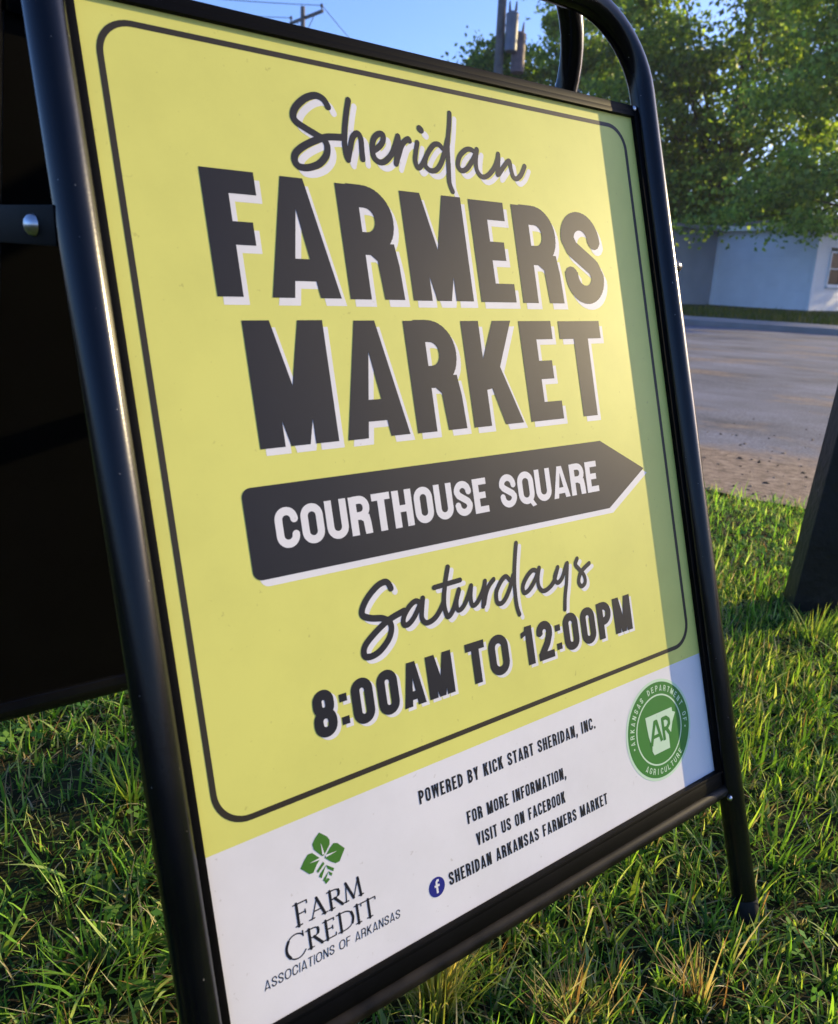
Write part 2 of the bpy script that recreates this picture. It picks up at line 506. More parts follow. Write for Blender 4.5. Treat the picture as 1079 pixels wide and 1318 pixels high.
def stroke(pts, w, smooth=True, caps=True, w_end=None):
    if smooth and len(pts) > 2:
        P = [pts[0]] + list(pts) + [pts[-1]]
        out = []
        for i in range(1, len(P) - 2):
            for k in range(5):
                t = k / 5
                c = []
                for j in (0, 1):
                    p0, p1, p2, p3 = P[i - 1][j], P[i][j], P[i + 1][j], P[i + 2][j]
                    c.append(0.5 * (2 * p1 + (-p0 + p2) * t + (2 * p0 - 5 * p1 + 4 * p2 - p3) * t * t + (-p0 + 3 * p1 - 3 * p2 + p3) * t ** 3))
                out.append(tuple(c))
        out.append(pts[-1]); pts = out
    polys = []
    h = w / 2
    for i in range(len(pts) - 1):
        (x0, y0), (x1, y1) = pts[i], pts[i + 1]
        L = math.hypot(x1 - x0, y1 - y0)
        if L < 1e-6: continue
        nx, ny = -(y1 - y0) / L * h, (x1 - x0) / L * h
        polys.append([(x0 + nx, y0 + ny), (x0 - nx, y0 - ny), (x1 - nx, y1 - ny), (x1 + nx, y1 + ny)])
    rng_ = range(len(pts)) if caps else range(1, len(pts) - 1)
    for i in rng_:
        x, y = pts[i]
        polys.append([(x + h * math.cos(a * math.pi / 6 + .1), y + h * math.sin(a * math.pi / 6 + .1)) for a in range(12)])
    return polys

def rrpath(x0, y0, x1, y1, r, parts='closed'):
    """rounded rectangle centre line, anticlockwise from right-middle"""
    pts = []
    for (cx, cy, a0) in ((x1 - r, y1 - r, 0), (x0 + r, y1 - r, 90), (x0 + r, y0 + r, 180), (x1 - r, y0 + r, 270)):
        for k in range(7):
            a = math.radians(a0 + 15 * k)
            pts.append((cx + r * math.cos(a), cy + r * math.sin(a)))
    pts.append(pts[0])
    return pts

def glyph(ch, w, s, b, serif=0.0):
    """condensed capitals in a cell w wide and 1 high; s = stem, b = bar thickness"""
    R_ = lambda x0, y0, x1, y1: [(x0, y0), (x1, y0), (x1, y1), (x0, y1)]
    P = []
    t = (s + b) / 2
    Q = lambda pts: stroke(pts, t, False, True)
    Qb = lambda pts: stroke(pts, t, False, False)
    def ring(x0, y0, x1, y1):
        r = min(x1 - x0 - t, y1 - y0 - t) / 2 * 0.98
        return Q(rrpath(x0 + t / 2, y0 + t / 2, x1 - t / 2, y1 - t / 2, r))
    def bowl(y0, y1, xr, x0=None):
        x0 = s * 0.5 if x0 is None else x0
        hh = (y1 - y0 - b) / 2
        r = min(hh, (xr - t / 2 - x0)) * 0.95
        pts = [(x0, y1 - b / 2)]
        for k in range(7):
            a = math.radians(90 - 15 * k); pts.append((xr - t / 2 - r + r * math.cos(a), y1 - b / 2 - r + r * math.sin(a)))
        for k in range(7):
            a = math.radians(0 - 15 * k); pts.append((xr - t / 2 - r + r * math.cos(a), y0 + b / 2 + r + r * math.sin(a)))
        pts.append((x0, y0 + b / 2))
        return Qb(pts)
    if ch == 'F': P = [R_(0, 0, s, 1), R_(0, 1 - b, w, 1), R_(0, .595 - b, w * .86, .595)]
    elif ch == 'E': P = [R_(0, 0, s, 1), R_(0, 1 - b, w * .97, 1), R_(0, .60 - b, w * .86, .60), R_(0, 0, w, b)]
    elif ch == 'L': P = [R_(0, 0, s, 1), R_(0, 0, w, b)]
    elif ch == 'T': P = [R_(w / 2 - s / 2, 0, w / 2 + s / 2, 1), R_(0, 1 - b, w, 1)]
    elif ch == 'I': P = [R_(0, 0, s, 1)]
    elif ch == 'H': P = [R_(0, 0, s, 1), R_(w - s, 0, w, 1), R_(0, .5 - b / 2, w, .5 + b / 2)]
    elif ch == 'A':
        f = s / w
        P = [[(0, 0), (f * .93 * w, 0), (w * .5 + s * .2, 1), (w * .5 - s * .48, 1)], [(w, 0), (w - f * .93 * w, 0), (w * .5 - s * .2, 1), (w * .5 + s * .48, 1)],
             R_(w * .24, .14, w * .76, .14 + b)]
    elif ch == 'M':
        k = s / (w * .29)
        P = [R_(0, 0, s, 1), R_(w - s, 0, w, 1),
             [(w * .02, 1), (s * 1.06, 1), (w * .5, .48), (w * .5, 0), (w * (.5 - .115 * k), 0)],
             [(w * .98, 1), (w - s * 1.06, 1), (w * .5, .48), (w * .5, 0), (w * (.5 + .115 * k), 0)]]
    elif ch == 'N': P = [R_(0, 0, s * .95, 1), R_(w - s * .95, 0, w, 1), [(0, 1), (s * 1.1, 1), (w, 0), (w - s * 1.1, 0)]]
    elif ch in 'VY':
        if ch == 'V': P = [[(0, 1), (s, 1), (w / 2 + s * .35, 0), (w / 2 - s * .45, 0)], [(w, 1), (w - s, 1), (w / 2 - s * .35, 0), (w / 2 + s * .45, 0)]]
        else: P = [[(0, 1), (s, 1), (w / 2 + s * .5, .42), (w / 2 - s * .5, .42)], [(w, 1), (w - s, 1), (w / 2 - s * .5, .42), (w / 2 + s * .5, .42)], R_(w / 2 - s / 2, 0, w / 2 + s / 2, .46)]
    elif ch == 'W':
        P = [[(0, 1), (s, 1), (w * .32, 0), (w * .16, 0)], [(w * .5 - s * .4, 1), (w * .5 + s * .4, 1), (w * .34, 0), (w * .18, 0)],
             [(w * .5 - s * .4, 1), (w * .5 + s * .4, 1), (w * .84, 0), (w * .68, 0)], [(w, 1), (w - s, 1), (w * .68, 0), (w * .84, 0)]]
    elif ch == 'K':
        P = [R_(0, 0, s, 1), [(s * .9, .34), (s * .9, .60), (w - s * 1.12, 1), (w - s * .02, 1), (s * 1.5, .36)], [(s * .9, .62), (s * 1.75, .66), (w, 0), (w - s * 1.1, 0)]]
    elif ch == 'R': P = [R_(0, 0, s, 1)] + bowl(.40, 1, w * .98) + [[(w * .45, .50), (w * .93, .50), (w * .98, .30), (w, 0), (w - s, 0), (w - s * 1.12, .34), (w * .45, .40)]]
    elif ch == 'P': P = [R_(0, 0, s, 1)] + bowl(.38, 1, w)
    elif ch == 'B': P = [R_(0, 0, s, 1)] + bowl(.44, 1, w * .97) + bowl(0, .57, w)
    elif ch == 'D': P = [R_(0, 0, s, 1)] + bowl(0, 1, w)
    elif ch in 'O0': P = ring(0, 0, w, 1)
    elif ch == 'Q': P = ring(0, 0, w, 1) + [[(w * .48, .20), (w * .74, .22), (w * 1.06, -.07), (w * .80, -.10)]]
    elif ch in 'CG':
        full = rrpath(t / 2, t / 2, w - t / 2, 1 - t / 2, (w - t) / 2 * .98)
        P = Qb([(w - t / 2, .66)] + full[:28] + [(w - t / 2, .34)])
        if ch == 'G': P += [R_(w * .5, .34, w, .34 + b)]
    elif ch == 'U':
        full = rrpath(t / 2, t / 2, w - t / 2, 1 - t / 2, (w - t) / 2 * .98)
        P = Qb([(t / 2, 1)] + full[14:28] + [(w - t / 2, 1)])
    elif ch == 'J': P = Qb([(w - t / 2, 1), (w - t / 2, .2), (w / 2, t / 2), (t / 2, .25)])
    elif ch == 'S':
        r = (w - t) / 2
        pts = [(w - t / 2, .665), (w - t / 2, 1 - t / 2 - r)]
        for k in range(1, 12): a = math.radians(15 * k); pts.append((w / 2 + r * math.cos(a), 1 - t / 2 - r + r * math.sin(a)))
        pts += [(t / 2, 1 - t / 2 - r), (t / 2 + .004, .70), (t / 2 + r * .25, .60), (w / 2, .50), (w - t / 2 - r * .25, .40), (w - t / 2 - .004, .30), (w - t / 2, t / 2 + r)]
        for k in range(1, 12): a = math.radians(-15 * k); pts.append((w / 2 + r * math.cos(a), t / 2 + r + r * math.sin(a)))
        pts += [(t / 2, t / 2 + r), (t / 2, .345)]
        P = Qb(pts)
    elif ch == '8': P = ring(w * .04, .50 - t * .42, w * .96, 1) + ring(0, 0, w, .50 + t * .50)
    elif ch == '1': P = [R_(w * .36, 0, w * .36 + s, 1), [(0, .72), (w * .4, .78), (w * .4, 1), (w * .36, 1), (w * .3, .9), (0, .86)]]
    elif ch == '2':
        r = (w - t) / 2
        pts = [(t / 2, .66), (t / 2, 1 - t / 2 - r)]
        for k in range(1, 12): a = math.radians(180 - 15 * k); pts.append((w / 2 + r * math.cos(a), 1 - t / 2 - r + r * math.sin(a)))
        pts += [(w - t / 2, 1 - t / 2 - r), (w - t / 2 - .01, .62), (w * .62, .42), (t * .6, .16), (t * .5, b / 2)]
        P = Qb(pts) + [R_(0, 0, w, b)]
    elif ch == ':': P = [R_(0, .13, w, .30), R_(0, .62, w, .79)]
    elif ch == '.': P = [R_(0, 0, s, s * 1.1)]
    elif ch == ',': P = [R_(0, 0, s, s * 1.1), [(0, 0), (s, 0), (s * .4, -s * .9), (0, -s * .9)]]
    if serif and ch in 'FARMEDITK':
        k = serif
        stems = {'F': [(s / 2, 0)], 'A': [(s * .25, 0), (w - s / 2, 0)], 'R': [(s / 2, 0), (w - s / 2, 0)], 'M': [(s / 2, 0), (w - s / 2, 0)],
                 'E': [], 'D': [], 'I': [(s / 2, 0), (s / 2, 1)], 'T': [(w / 2, 0)], 'K': []}[ch]
        for (x, y) in stems:
            P.append(R_(x - s / 2 - k, y - (.045 if y else 0), x + s / 2 + k, y + (.045 if not y else 0)))
        if ch in 'FEDR': P.append(R_(-k, .955, s, 1)); P.append(R_(-k, 0, s, .045))
        if ch == 'T': P += [R_(0, .86, b, 1), R_(w - b, .86, w, 1)]
        if ch in 'FE': P.append(R_(w - b, .86, w, 1))
        if ch == 'E': P.append(R_(w - b, 0, w, .14))
    return [[(x, y) for x, y in p] for p in P]

def put(ch, u0, u1, v0, v1, s, b, shear=0.0, serif=0.0):
    h = v1 - v0; w = (u1 - u0) / h
    return [[(u0 + x * h + shear * y * h, v0 + y * h) for x, y in p] for p in glyph(ch, w, s, b, serif)]

WID = {'M': 1.34, 'W': 1.42, 'I': .42, '1': .66, ' ': .55, '.': .40, ',': .40, ':': .42, 'F': .86, 'E': .88, 'L': .84, 'T': .92, 'A': 1.10, 'K': 1.04, 'V': 1.06, 'Y': 1.02, 'N': 1.04}
def text(st, u0, u1, v0, h, s, b, gap=0.22, shear=0.0, v1=None, serif=0.0, wid=None):
    wd = dict(WID); wd.update(wid or {})
    n = len(st)
    tot = sum(wd.get(c, 1.0) for c in st) + gap * (n - 1)
    k = (u1 - u0) / tot
    x = u0; P = []
    for i, c in enumerate(st):
        w = wd.get(c, 1.0) * k
        vv = v0 + ((v1 - v0) * (x - u0) / (u1 - u0) if v1 is not None else 0)
        if c != ' ':
            ss = s
            if c in 'I.,': ss = min(s, w / h)
            P += put(c, x, x + w, vv, vv + h, ss, b, shear, serif)
        x += w + gap * k
    return P

# yellow field and its frame line
flat('yellow_field', [[(-3, 131.5), (W * 1000 + 3, 131.0), (W * 1000 + 3, 714), (-3, 714)]], M_yellow, 1)
def rr_outline(x0, y0, x1, y1, r, w, n=10):
    def pts(x0, y0, x1, y1, r):
        o = []
        for (cx, cy, a0) in ((x1 - r, y1 - r, 0), (x0 + r, y1 - r, 90), (x0 + r, y0 + r, 180), (x1 - r, y0 + r, 270)):
            for k in range(n + 1):
                a = math.radians(a0 + 90 * k / n); o.append((cx + r * math.cos(a), cy + r * math.sin(a)))
        return o
    A = pts(x0, y0, x1, y1, r); B = pts(x0 + w, y0 + w, x1 - w, y1 - w, r - w)
    return [[A[i], A[(i + 1) % len(A)], B[(i + 1) % len(A)], B[i]] for i in range(len(A))]
flat('border_line', rr_outline(11.0, 144.6, 543.2, 697.4, 26, 4.3), M_line, 3)

def lettering(name, polys, dx, dy, lab=None):
    if dx is not None:
        flat('letter_shadow', polys, M_lav, 2, (dx, dy))
    o = flat(name, polys, M_ink, 4)
    return o

SHERIDAN=[[(182.6,662.2),(179.8,667.1),(175.1,669.3),(169.9,668.8),(162.4,665.2),(154.4,658.3),(150.6,651.6),(152.0,646.6),(159.7,642.4),(169.0,638.4),(174.7,635.6),(176.9,630.5),(174.7,623.1),(167.4,616.0),(157.7,612.1),(149.8,611.9),(146.4,615.8),(148.0,621.7),(155.3,627.8),(166.2,633.6),(177.1,637.8),(185.5,639.0),(193.0,639.6)],[(202.6,670.7),(198.9,659.7),(195.5,647.4),(193.3,635.3),(193.4,626.2),(194.6,622.2)],[(194.6,622.7),(198.1,632.2),(201.7,640.9),(206.7,644.8),(209.3,641.0),(208.8,631.7),(208.5,624.3)],[(221.2,633.2),(227.6,637.7),(231.3,642.9),(231.4,647.1),(227.5,647.1),(222.2,642.7),(219.3,634.8),(219.7,627.4),(224.1,623.8),(229.9,624.9),(236.5,630.4),(241.1,636.6),(246.3,646.7)],[(246.8,647.8),(246.3,640.1),(242.9,630.2),(241.0,624.2)],[(241.4,625.2),(245.0,632.3),(250.0,641.5),(256.7,646.7),(258.1,645.4)],[(266.2,645.0),(263.4,636.9),(261.4,629.0),(263.4,623.4),(268.3,626.8),(273.8,634.3)],[(292.8,643.5),(288.9,646.4),(283.0,644.7),(274.6,635.3),(271.4,627.2),(275.5,622.7),(282.4,623.5),(289.2,630.1),(294.9,640.7),(300.1,652.3)],[(306.3,675.7),(303.7,663.8),(299.2,647.2),(297.7,635.1),(296.2,623.0),(295.5,613.9),(297.8,606.6)],[(330.7,644.0),(325.1,646.4),(318.9,645.1),(311.2,638.7),(307.8,630.2),(311.6,626.1),(318.8,629.4),(327.0,638.5),(332.4,646.3)],[(332.6,647.3),(329.4,636.7),(329.3,628.5),(333.8,623.3),(340.8,624.6),(349.7,631.7),(355.3,639.7),(357.9,646.2)],[(357.9,646.2),(356.2,636.6),(353.7,626.9)],[(355.2,627.6),(363.9,636.4),(370.5,641.4),(371.3,634.1),(373.0,627.3),(377.0,625.6),(383.7,630.1),(389.7,638.7)]]
DOT=(271.3,656.8)
SATURDAYS=[[(177.5,280.2),(175.5,284.8),(171.9,286.4),(164.5,284.2),(154.7,277.1),(148.7,269.3),(148.9,264.2),(156.2,260.7),(165.6,258.6),(171.5,254.5),(172.8,249.0),(169.3,241.5),(160.4,234.4),(152.5,231.8),(146.2,232.5),(144.8,236.5),(147.8,242.2),(157.5,249.0),(168.2,254.7),(176.4,257.5),(186.9,259.9)],[(204.5,261.7),(199.3,265.2),(191.8,261.6),(185.5,254.5),(185.1,249.0),(189.5,248.4),(196.1,253.1),(203.4,261.9)],[(206.7,266.0),(204.4,257.9),(203.1,250.0),(207.0,245.3),(215.0,246.8),(221.9,252.1),(227.3,258.7)],[(236.2,286.3),(230.9,272.6),(227.3,258.7),(227.6,249.8),(229.9,245.4),(236.4,250.8),(244.5,264.9)],[(219.4,272.2),(247.2,273.1)],[(244.6,265.4),(240.4,255.9),(240.4,248.9),(244.8,249.0),(250.9,254.6),(257.8,265.2)],[(258.2,266.0),(255.9,256.4),(256.5,249.3),(261.8,250.1),(269.9,258.5),(273.8,265.8)],[(274.0,266.8),(270.8,256.3),(268.2,245.7)],[(269.8,247.4),(273.3,255.8),(277.8,262.0),(283.9,266.4)],[(302.2,262.2),(298.1,266.2),(292.1,263.2),(285.3,255.3),(284.3,246.3),(288.6,243.8),(294.7,247.2),(301.8,256.1),(307.0,265.5)],[(315.6,293.2),(311.6,279.2),(307.6,261.2),(306.4,246.8),(306.6,236.2),(308.2,229.6)],[(337.3,262.8),(331.2,265.5),(323.2,261.2),(316.9,254.0),(317.1,247.6),(323.0,248.5),(331.5,255.3),(338.4,264.7)],[(339.4,266.1),(336.5,258.6),(335.7,250.2),(339.8,244.5),(347.3,245.1),(355.9,250.5),(362.9,262.2)],[(362.5,261.2),(357.2,253.5),(360.0,248.0),(366.8,251.6),(374.9,263.2)],[(376.0,263.6),(371.7,246.2),(367.6,233.8),(365.0,221.7)],[(389.8,265.5),(386.5,260.5),(390.9,254.7),(396.1,248.0),(396.4,241.2),(391.0,238.4),(387.9,243.0),(390.9,250.2),(395.6,253.8),(405.3,258.1)]]
EMBLEM=[[(85.0,98.9),(79.7,105.5),(79.1,109.9),(82.1,113.5),(85.8,116.2),(91.6,110.9),(93.3,107.6),(92.8,104.4),(89.2,100.4),(86.2,98.1)],[(87.2,96.4),(92.4,101.6),(95.9,104.1),(99.1,102.9),(104.6,96.6),(98.8,88.8),(95.4,88.8),(91.8,91.5)],[(84.0,97.1),(77.9,103.9),(74.3,104.1),(70.9,100.8),(67.3,96.4),(73.6,89.6),(76.8,89.4),(80.2,93.9)],[(85.8,97.4)],[(79.5,89.5),(85.5,94.1),(86.5,92.2),(80.5,87.6)],[(80.7,84.7),(81.6,86.2),(87.6,90.8),(93.6,85.9),(92.6,83.9),(88.4,87.5),(82.6,82.7)],[(83.3,80.6),(84.2,82.0),(88.8,85.5),(91.7,82.8),(90.7,81.0),(89.0,82.8),(85.1,79.2)],[(85.4,77.1),(84.4,79.2),(87.4,81.0),(89.1,79.3)]]
STATE=[[(456.1,89.1),(498.8,88.3),(498.9,84.0),(503.4,81.8),(497.2,73.3),(492.9,63.3),(489.1,62.6),(488.4,48.3),(463.0,48.5),(460.7,53.2),(461.7,59.8),(459.5,62.8),(457.9,68.8),(457.0,78.3)],[(462.6,64.1),(470.7,79.5),(475.0,61.5)],[(465.1,69.3),(475.0,68.9)],[(478.6,58.0),(480.6,78.4)],[(480.6,78.4),(487.3,79.1),(492.3,74.8),(491.2,69.4),(482.2,68.5)],[(483.8,69.0),(492.7,62.4)]]

P = []
for i, st_ in enumerate(SHERIDAN):
    P += stroke(st_, 5.6 if i < 1 else (5.0 if i < 6 else 4.7))
P += stroke([(DOT[0] - .6, DOT[1] + .5), (DOT[0] + .6, DOT[1] - .5)], 6.2, False)
lettering('script_lettering', P, 4.5, -4.5)
P = []
for c, a, b_ in (('F', 69.0, 110.2), ('A', 111.6, 170.4), ('R', 178.6, 231.0), ('M', 239.8, 305.0), ('E', 313.8, 356.0), ('R', 364.7, 419.0), ('S', 425.2, 480.6)):
    v1 = 603.4 - (a - 69) * 0.0075
    P += put(c, a, b_, 511.8 - (a - 69) * 0.006, v1, .215, .185)
lettering('headline_lettering', P, 4.0, -5.8)
P = []
for c, a, b_ in (('M', 84.3, 150.0), ('A', 158.2, 217.4), ('R', 225.2, 277.9), ('K', 286.2, 345.2), ('E', 354.6, 397.5), ('T', 406.0, 464.0)):
    P += put(c, a, b_, 401.2 - (a - 84) * 0.005, 494.8 - (a - 84) * 0.006, .215, .185)
lettering('headline_lettering', P, 4.0, -5.2)

# arrow with rounded left corners
ar = [(443.0, 374.0), (503.5, 339.8), (444.5, 306.4)]
for k in range(7): a = math.radians(270 - 15 * k); ar.append((64.7 + 7 + 7 * math.cos(a), 307.8 + 7 + 7 * math.sin(a)))
for k in range(7): a = math.radians(180 - 15 * k); ar.append((64.7 + 7 + 7 * math.cos(a), 374.8 - 7 + 7 * math.sin(a)))
flat('arrow_shadow', [ar], M_lav, 2, (4.4, -5.2))
flat('arrow', [ar], M_ink, 4)
flat('arrow_lettering', text('COURTHOUSE', 86.8, 290.0, 327.2, 30.2, .215, .185, .12, v1=325.6, wid={'T': .92, 'E': .84}) +
     text('SQUARE', 304.5, 433.0, 325.8, 30.0, .215, .185, .12, v1=325.2, wid={'E': .84}), M_white, 6)

P = []
for i, st_ in enumerate(SATURDAYS):
    P += stroke(st_, 5.3 if i < 1 else (4.7 if i < 4 else 4.4))
lettering('script_lettering', P, 3.4, -3.4)
P = []
for c, a, b_ in (('8', 94.6, 116.6), (':', 121.8, 128.6), ('0', 132.4, 155.4), ('0', 160.6, 183.8), ('A', 186.2, 210.6), ('M', 0, 0)):
    if c != 'M': P += put(c, a, b_, 182.4, 218.0, .235, .20)
P = text('8:00AM', 94.6, 226.6, 182.3, 35.8, .235, .195, .20, wid={':': .34, 'M': 1.36})
P += text('TO', 242.0, 289.8, 182.3, 35.8, .235, .195, .18)
P += text('12:00PM', 306.0, 455.6, 182.0, 35.4, .235, .195, .20, wid={':': .34, 'M': 1.30, '1': .78})
lettering('opening_hours_lettering', P, 2.8, -2.8)
S1 = dict(s=.185, b=.15, gap=.27)
flat('small_lettering', text('POWERED BY KICK START SHERIDAN, INC.', 175.8, 384.5, 103.6, 11.2, v1=101.4, **S1), M_ink, 2)
flat('small_lettering', text('FOR MORE INFORMATION,', 220.2, 338.2, 70.2, 10.8, v1=68.6, **S1), M_ink, 2)
flat('small_lettering', text('VISIT US ON FACEBOOK', 226.6, 333.2, 48.9, 10.7, v1=47.4, **S1), M_ink, 2)
flat('small_lettering', text('SHERIDAN ARKANSAS FARMERS MARKET', 193.6, 387.4, 28.6, 10.8, v1=26.0, **S1), M_ink, 2)
disc = lambda cx, cy, r, n=40: [(cx + r * math.cos(2 * math.pi * i / n), cy + r * math.sin(2 * math.pi * i / n)) for i in range(n)]
flat('round_badge', [disc(180.9, 33.2, 8.0)], M_fb, 2)
flat('badge_letter', stroke([(183.4, 38.0), (181.8, 38.2), (180.9, 37.0), (180.9, 28.2)], 1.9, False, False) + [[(178.6, 33.2), (183.6, 33.2), (183.6, 35.0), (178.6, 35.0)]], M_white, 4)

# leaf emblem, serif words
flat('leaf_emblem', [EMBLEM[0]], M_leafgreen, 2); flat('leaf_emblem', [EMBLEM[1]], M_leafgreen, 2); flat('leaf_emblem', [EMBLEM[2]], M_leafgreen, 2)
for q in EMBLEM[4:]:
    flat('leaf_emblem', [q] if len(q) == 4 else [[q[0], q[1], q[2], q[-1]], [q[2], q[3], q[4], q[-2]], [q[2], q[-2], q[-1]]][:2], M_leafgreen, 2)
for tip, base in (((85.9, 108.5), (86.6, 99.3)), ((98.0, 97.3), (88.2, 97.2)), ((74.5, 97.3), (85.0, 97.2))):
    dx, dy = tip[0] - base[0], tip[1] - base[1]; L = math.hypot(dx, dy); nx, ny = -dy / L * .55, dx / L * .55
    flat('leaf_vein', [[(base[0] + nx * 1.6, base[1] + ny * 1.6), (base[0] - nx * 1.6, base[1] - ny * 1.6), tip]], M_white, 4)
SERIF = {   # strokes in a unit cell: (points, thick?)
 'F': [([(.24, 0), (.24, 1)], 1), ([(0, .97), (1, .97), (1, .84)], 0), ([(.24, .52), (.82, .52)], 0), ([(.82, .60), (.82, .44)], 0), ([(.02, .03), (.50, .03)], 0)],
 'A': [([(.14, 0), (.52, 1)], 0), ([(.50, 1), (.86, 0)], 1), ([(.28, .36), (.72, .36)], 0), ([(0, .03), (.28, .03)], 0), ([(.70, .03), (1, .03)], 0)],
 'R': [([(.18, 0), (.18, 1)], 1), ([(0, .97), (.50, .97), (.70, .90), (.76, .75), (.70, .60), (.48, .52), (.18, .52)], 0), ([(.74, .88), (.77, .75), (.73, .62)], 1), ([(.46, .52), (.92, .02)], 1), ([(0, .03), (.38, .03)], 0), ([(.84, .03), (1.02, .03)], 0)],
 'M': [([(.12, 0), (.20, 1)], 0), ([(.19, 1), (.50, .06)], 1), ([(.50, .04), (.82, 1)], 0), ([(.82, 1), (.88, 0)], 1), ([(0, .03), (.24, .03)], 0), ([(.76, .03), (1, .03)], 0)],
 'E': [([(.24, 0), (.24, 1)], 1), ([(0, .97), (.92, .97), (.92, .86)], 0), ([(.24, .52), (.76, .52)], 0), ([(.76, .60), (.76, .44)], 0), ([(0, .03), (.96, .03), (.99, .16)], 0)],
 'D': [([(.18, 0), (.18, 1)], 1), ([(0, .97), (.46, .97), (.74, .88), (.90, .68), (.92, .50), (.90, .32), (.74, .12), (.46, .03), (0, .03)], 0), ([(.86, .78), (.93, .50), (.86, .22)], 1)],
 'I': [([(.5, 0), (.5, 1)], 1), ([(0, .97), (1, .97)], 0), ([(0, .03), (1, .03)], 0)],
 'T': [([(.5, 0), (.5, 1)], 1), ([(.02, .84), (.02, .97), (.98, .97), (.98, .84)], 0), ([(.32, .03), (.68, .03)], 0)],
 'C': [([(.94, .80), (.80, .93), (.56, .98), (.30, .90), (.12, .68), (.08, .48), (.12, .28), (.30, .08), (.56, .0), (.80, .06), (.97, .20)], 0), ([(.22, .82), (.11, .64), (.08, .48), (.11, .32), (.22, .15)], 1), ([(.93, .98), (.94, .78)], 0)],
}
def sput(ch, u0, u1, v0, v1, thick=2.15, thin=1.0):
    o = []
    for pts, tk in SERIF[ch]:
        q = [(u0 + x * (u1 - u0), v0 + y * (v1 - v0)) for x, y in pts]
        o += stroke(q, thick if tk else thin, len(pts) > 4 or (tk and len(pts) == 3), True)
    return o
P = sput('F', 57.4, 68.2, 56.8, 73.4) + sput('A', 68.6, 83.4, 56.8, 70.8) + sput('R', 84.8, 97.4, 56.8, 70.8) + sput('M', 97.6, 114.6, 56.8, 70.8)
P += sput('C', 46.6, 63.0, 35.0, 53.0) + sput('R', 64.4, 77.0, 37.0, 51.2) + sput('E', 78.2, 88.0, 37.0, 51.2) + sput('D', 89.8, 104.2, 37.0, 51.2) + sput('I', 105.2, 109.8, 37.0, 51.2) + sput('T', 110.8, 124.0, 37.0, 51.2)
flat('serif_lettering', P, M_ink, 2)
flat('small_lettering', text('ASSOCIATIONS OF ARKANSAS', 28.0, 143.2, 24.6, 6.9, .115, .11, .26, v1=25.0, shear=.12, wid={'O': 1.25, 'C': 1.1, 'I': .16}), M_ink, 2)

# round agriculture badge
BX, BY = 475.6, 71.5
flat('round_badge', [disc(BX, BY, 51.5, 72)], M_badgepale, 2)
flat('round_badge', [disc(BX, BY, 48.6, 72)], M_badge, 3)
flat('badge_ring', [[(BX + r0 * math.cos(a), BY + r0 * math.sin(a)) for r0, a in ((34.6, a0), (36.2, a0), (36.2, a1), (34.6, a1))] for a0, a1 in [(2 * math.pi * i / 72, 2 * math.pi * (i + 1) / 72) for i in range(72)]], M_badgepale, 4)
def arc_text(st, ang0, ang1, r, h, inward=False):
    P = []
    n = len(st)
    for i, c in enumerate(st):
        if c == ' ': continue
        ang = math.radians(ang0 + (ang1 - ang0) * (i + .5) / n)
        w = {'I': 1.0, 'M': 4.6}.get(c, 3.6)
        pol = glyph(c, w / h, .17, .15) if c != '.' else [[(0.2, .3), (.5, .3), (.5, .6), (.2, .6)]]
        for p in pol:
            q = []
            for x, y in p:
                X, Y = x * h - w / 2, y * h - h / 2
                if inward: X, Y = -X, -Y
                # local up = outward
                q.append((BX + (r + Y) * math.cos(ang) + X * math.sin(ang), BY + (r + Y) * math.sin(ang) - X * math.cos(ang)))
            P.append(q)
    return P
flat('badge_lettering', arc_text('.ARKANSAS DEPARTMENT OF.', 196, -16, 42.2, 6.0), M_badgepale, 4.5)
flat('badge_lettering', arc_text('AGRICULTURE', 228, 316, 42.2, 6.0, True), M_badgepale, 4.5)
flat('badge_silhouette', [STATE[0]], M_badgepale, 4.5)
P = []
P += stroke([(460.6, 58.6), (469.3, 81.0), (472.0, 81.0), (477.2, 59.2)], 4.0, False, False) + stroke([(464, 66.4), (475.4, 66.4)], 3.4, False, False)
P += stroke([(481.6, 58.4), (481.6, 80.6), (487.6, 80.6), (491.6, 77.4), (491.6, 73.4), (487.6, 69.8), (482, 69.8)], 4.0, False, False) + stroke([(486.0, 70.0), (493.6, 58.6)], 4.0, False, False)
flat('badge_lettering', P, M_badge, 6)

# ------------------------------------------------------------------ foliage material
def leafy(name, trans=0.35, rough=0.55, spec=0.25, var=0.25, sat=(1.25, 1.15, 0.5)):
    m, nt, bs = new_mat(name)
    at = nt.nodes.new('ShaderNodeAttribute'); at.attribute_name = 'tint'
    nt.links.new(at.outputs['Color'], bs.inputs['Base Color'])
    bs.inputs['Roughness'].default_value = rough
    bs.inputs['Specular IOR Level'].default_value = spec
    tr = nt.nodes.new('ShaderNodeBsdfTranslucent')
    mul = nt.nodes.new('ShaderNodeMix'); mul.data_type = 'RGBA'; mul.blend_type = 'MULTIPLY'; mul.inputs[0].default_value = 1
    nt.links.new(at.outputs['Color'], mul.inputs[6]); mul.inputs[7].default_value = (*[c * 1.2 for c in sat], 1)
    nt.links.new(mul.outputs[2], tr.inputs[0])
    mx = nt.nodes.new('ShaderNodeMixShader'); mx.inputs[0].default_value = trans
    out = nt.nodes['Material Output']
    nt.links.new(bs.outputs[0], mx.inputs[1]); nt.links.new(tr.outputs[0], mx.inputs[2])
    nt.links.new(mx.outputs[0], out.inputs[0])
    return m
M_grass = leafy('grass_blade', 0.46, 0.7, 0.12)
M_leaf = leafy('tree_leaf', 0.58, 0.5, 0.3, sat=(1.18, 1.15, 0.45))

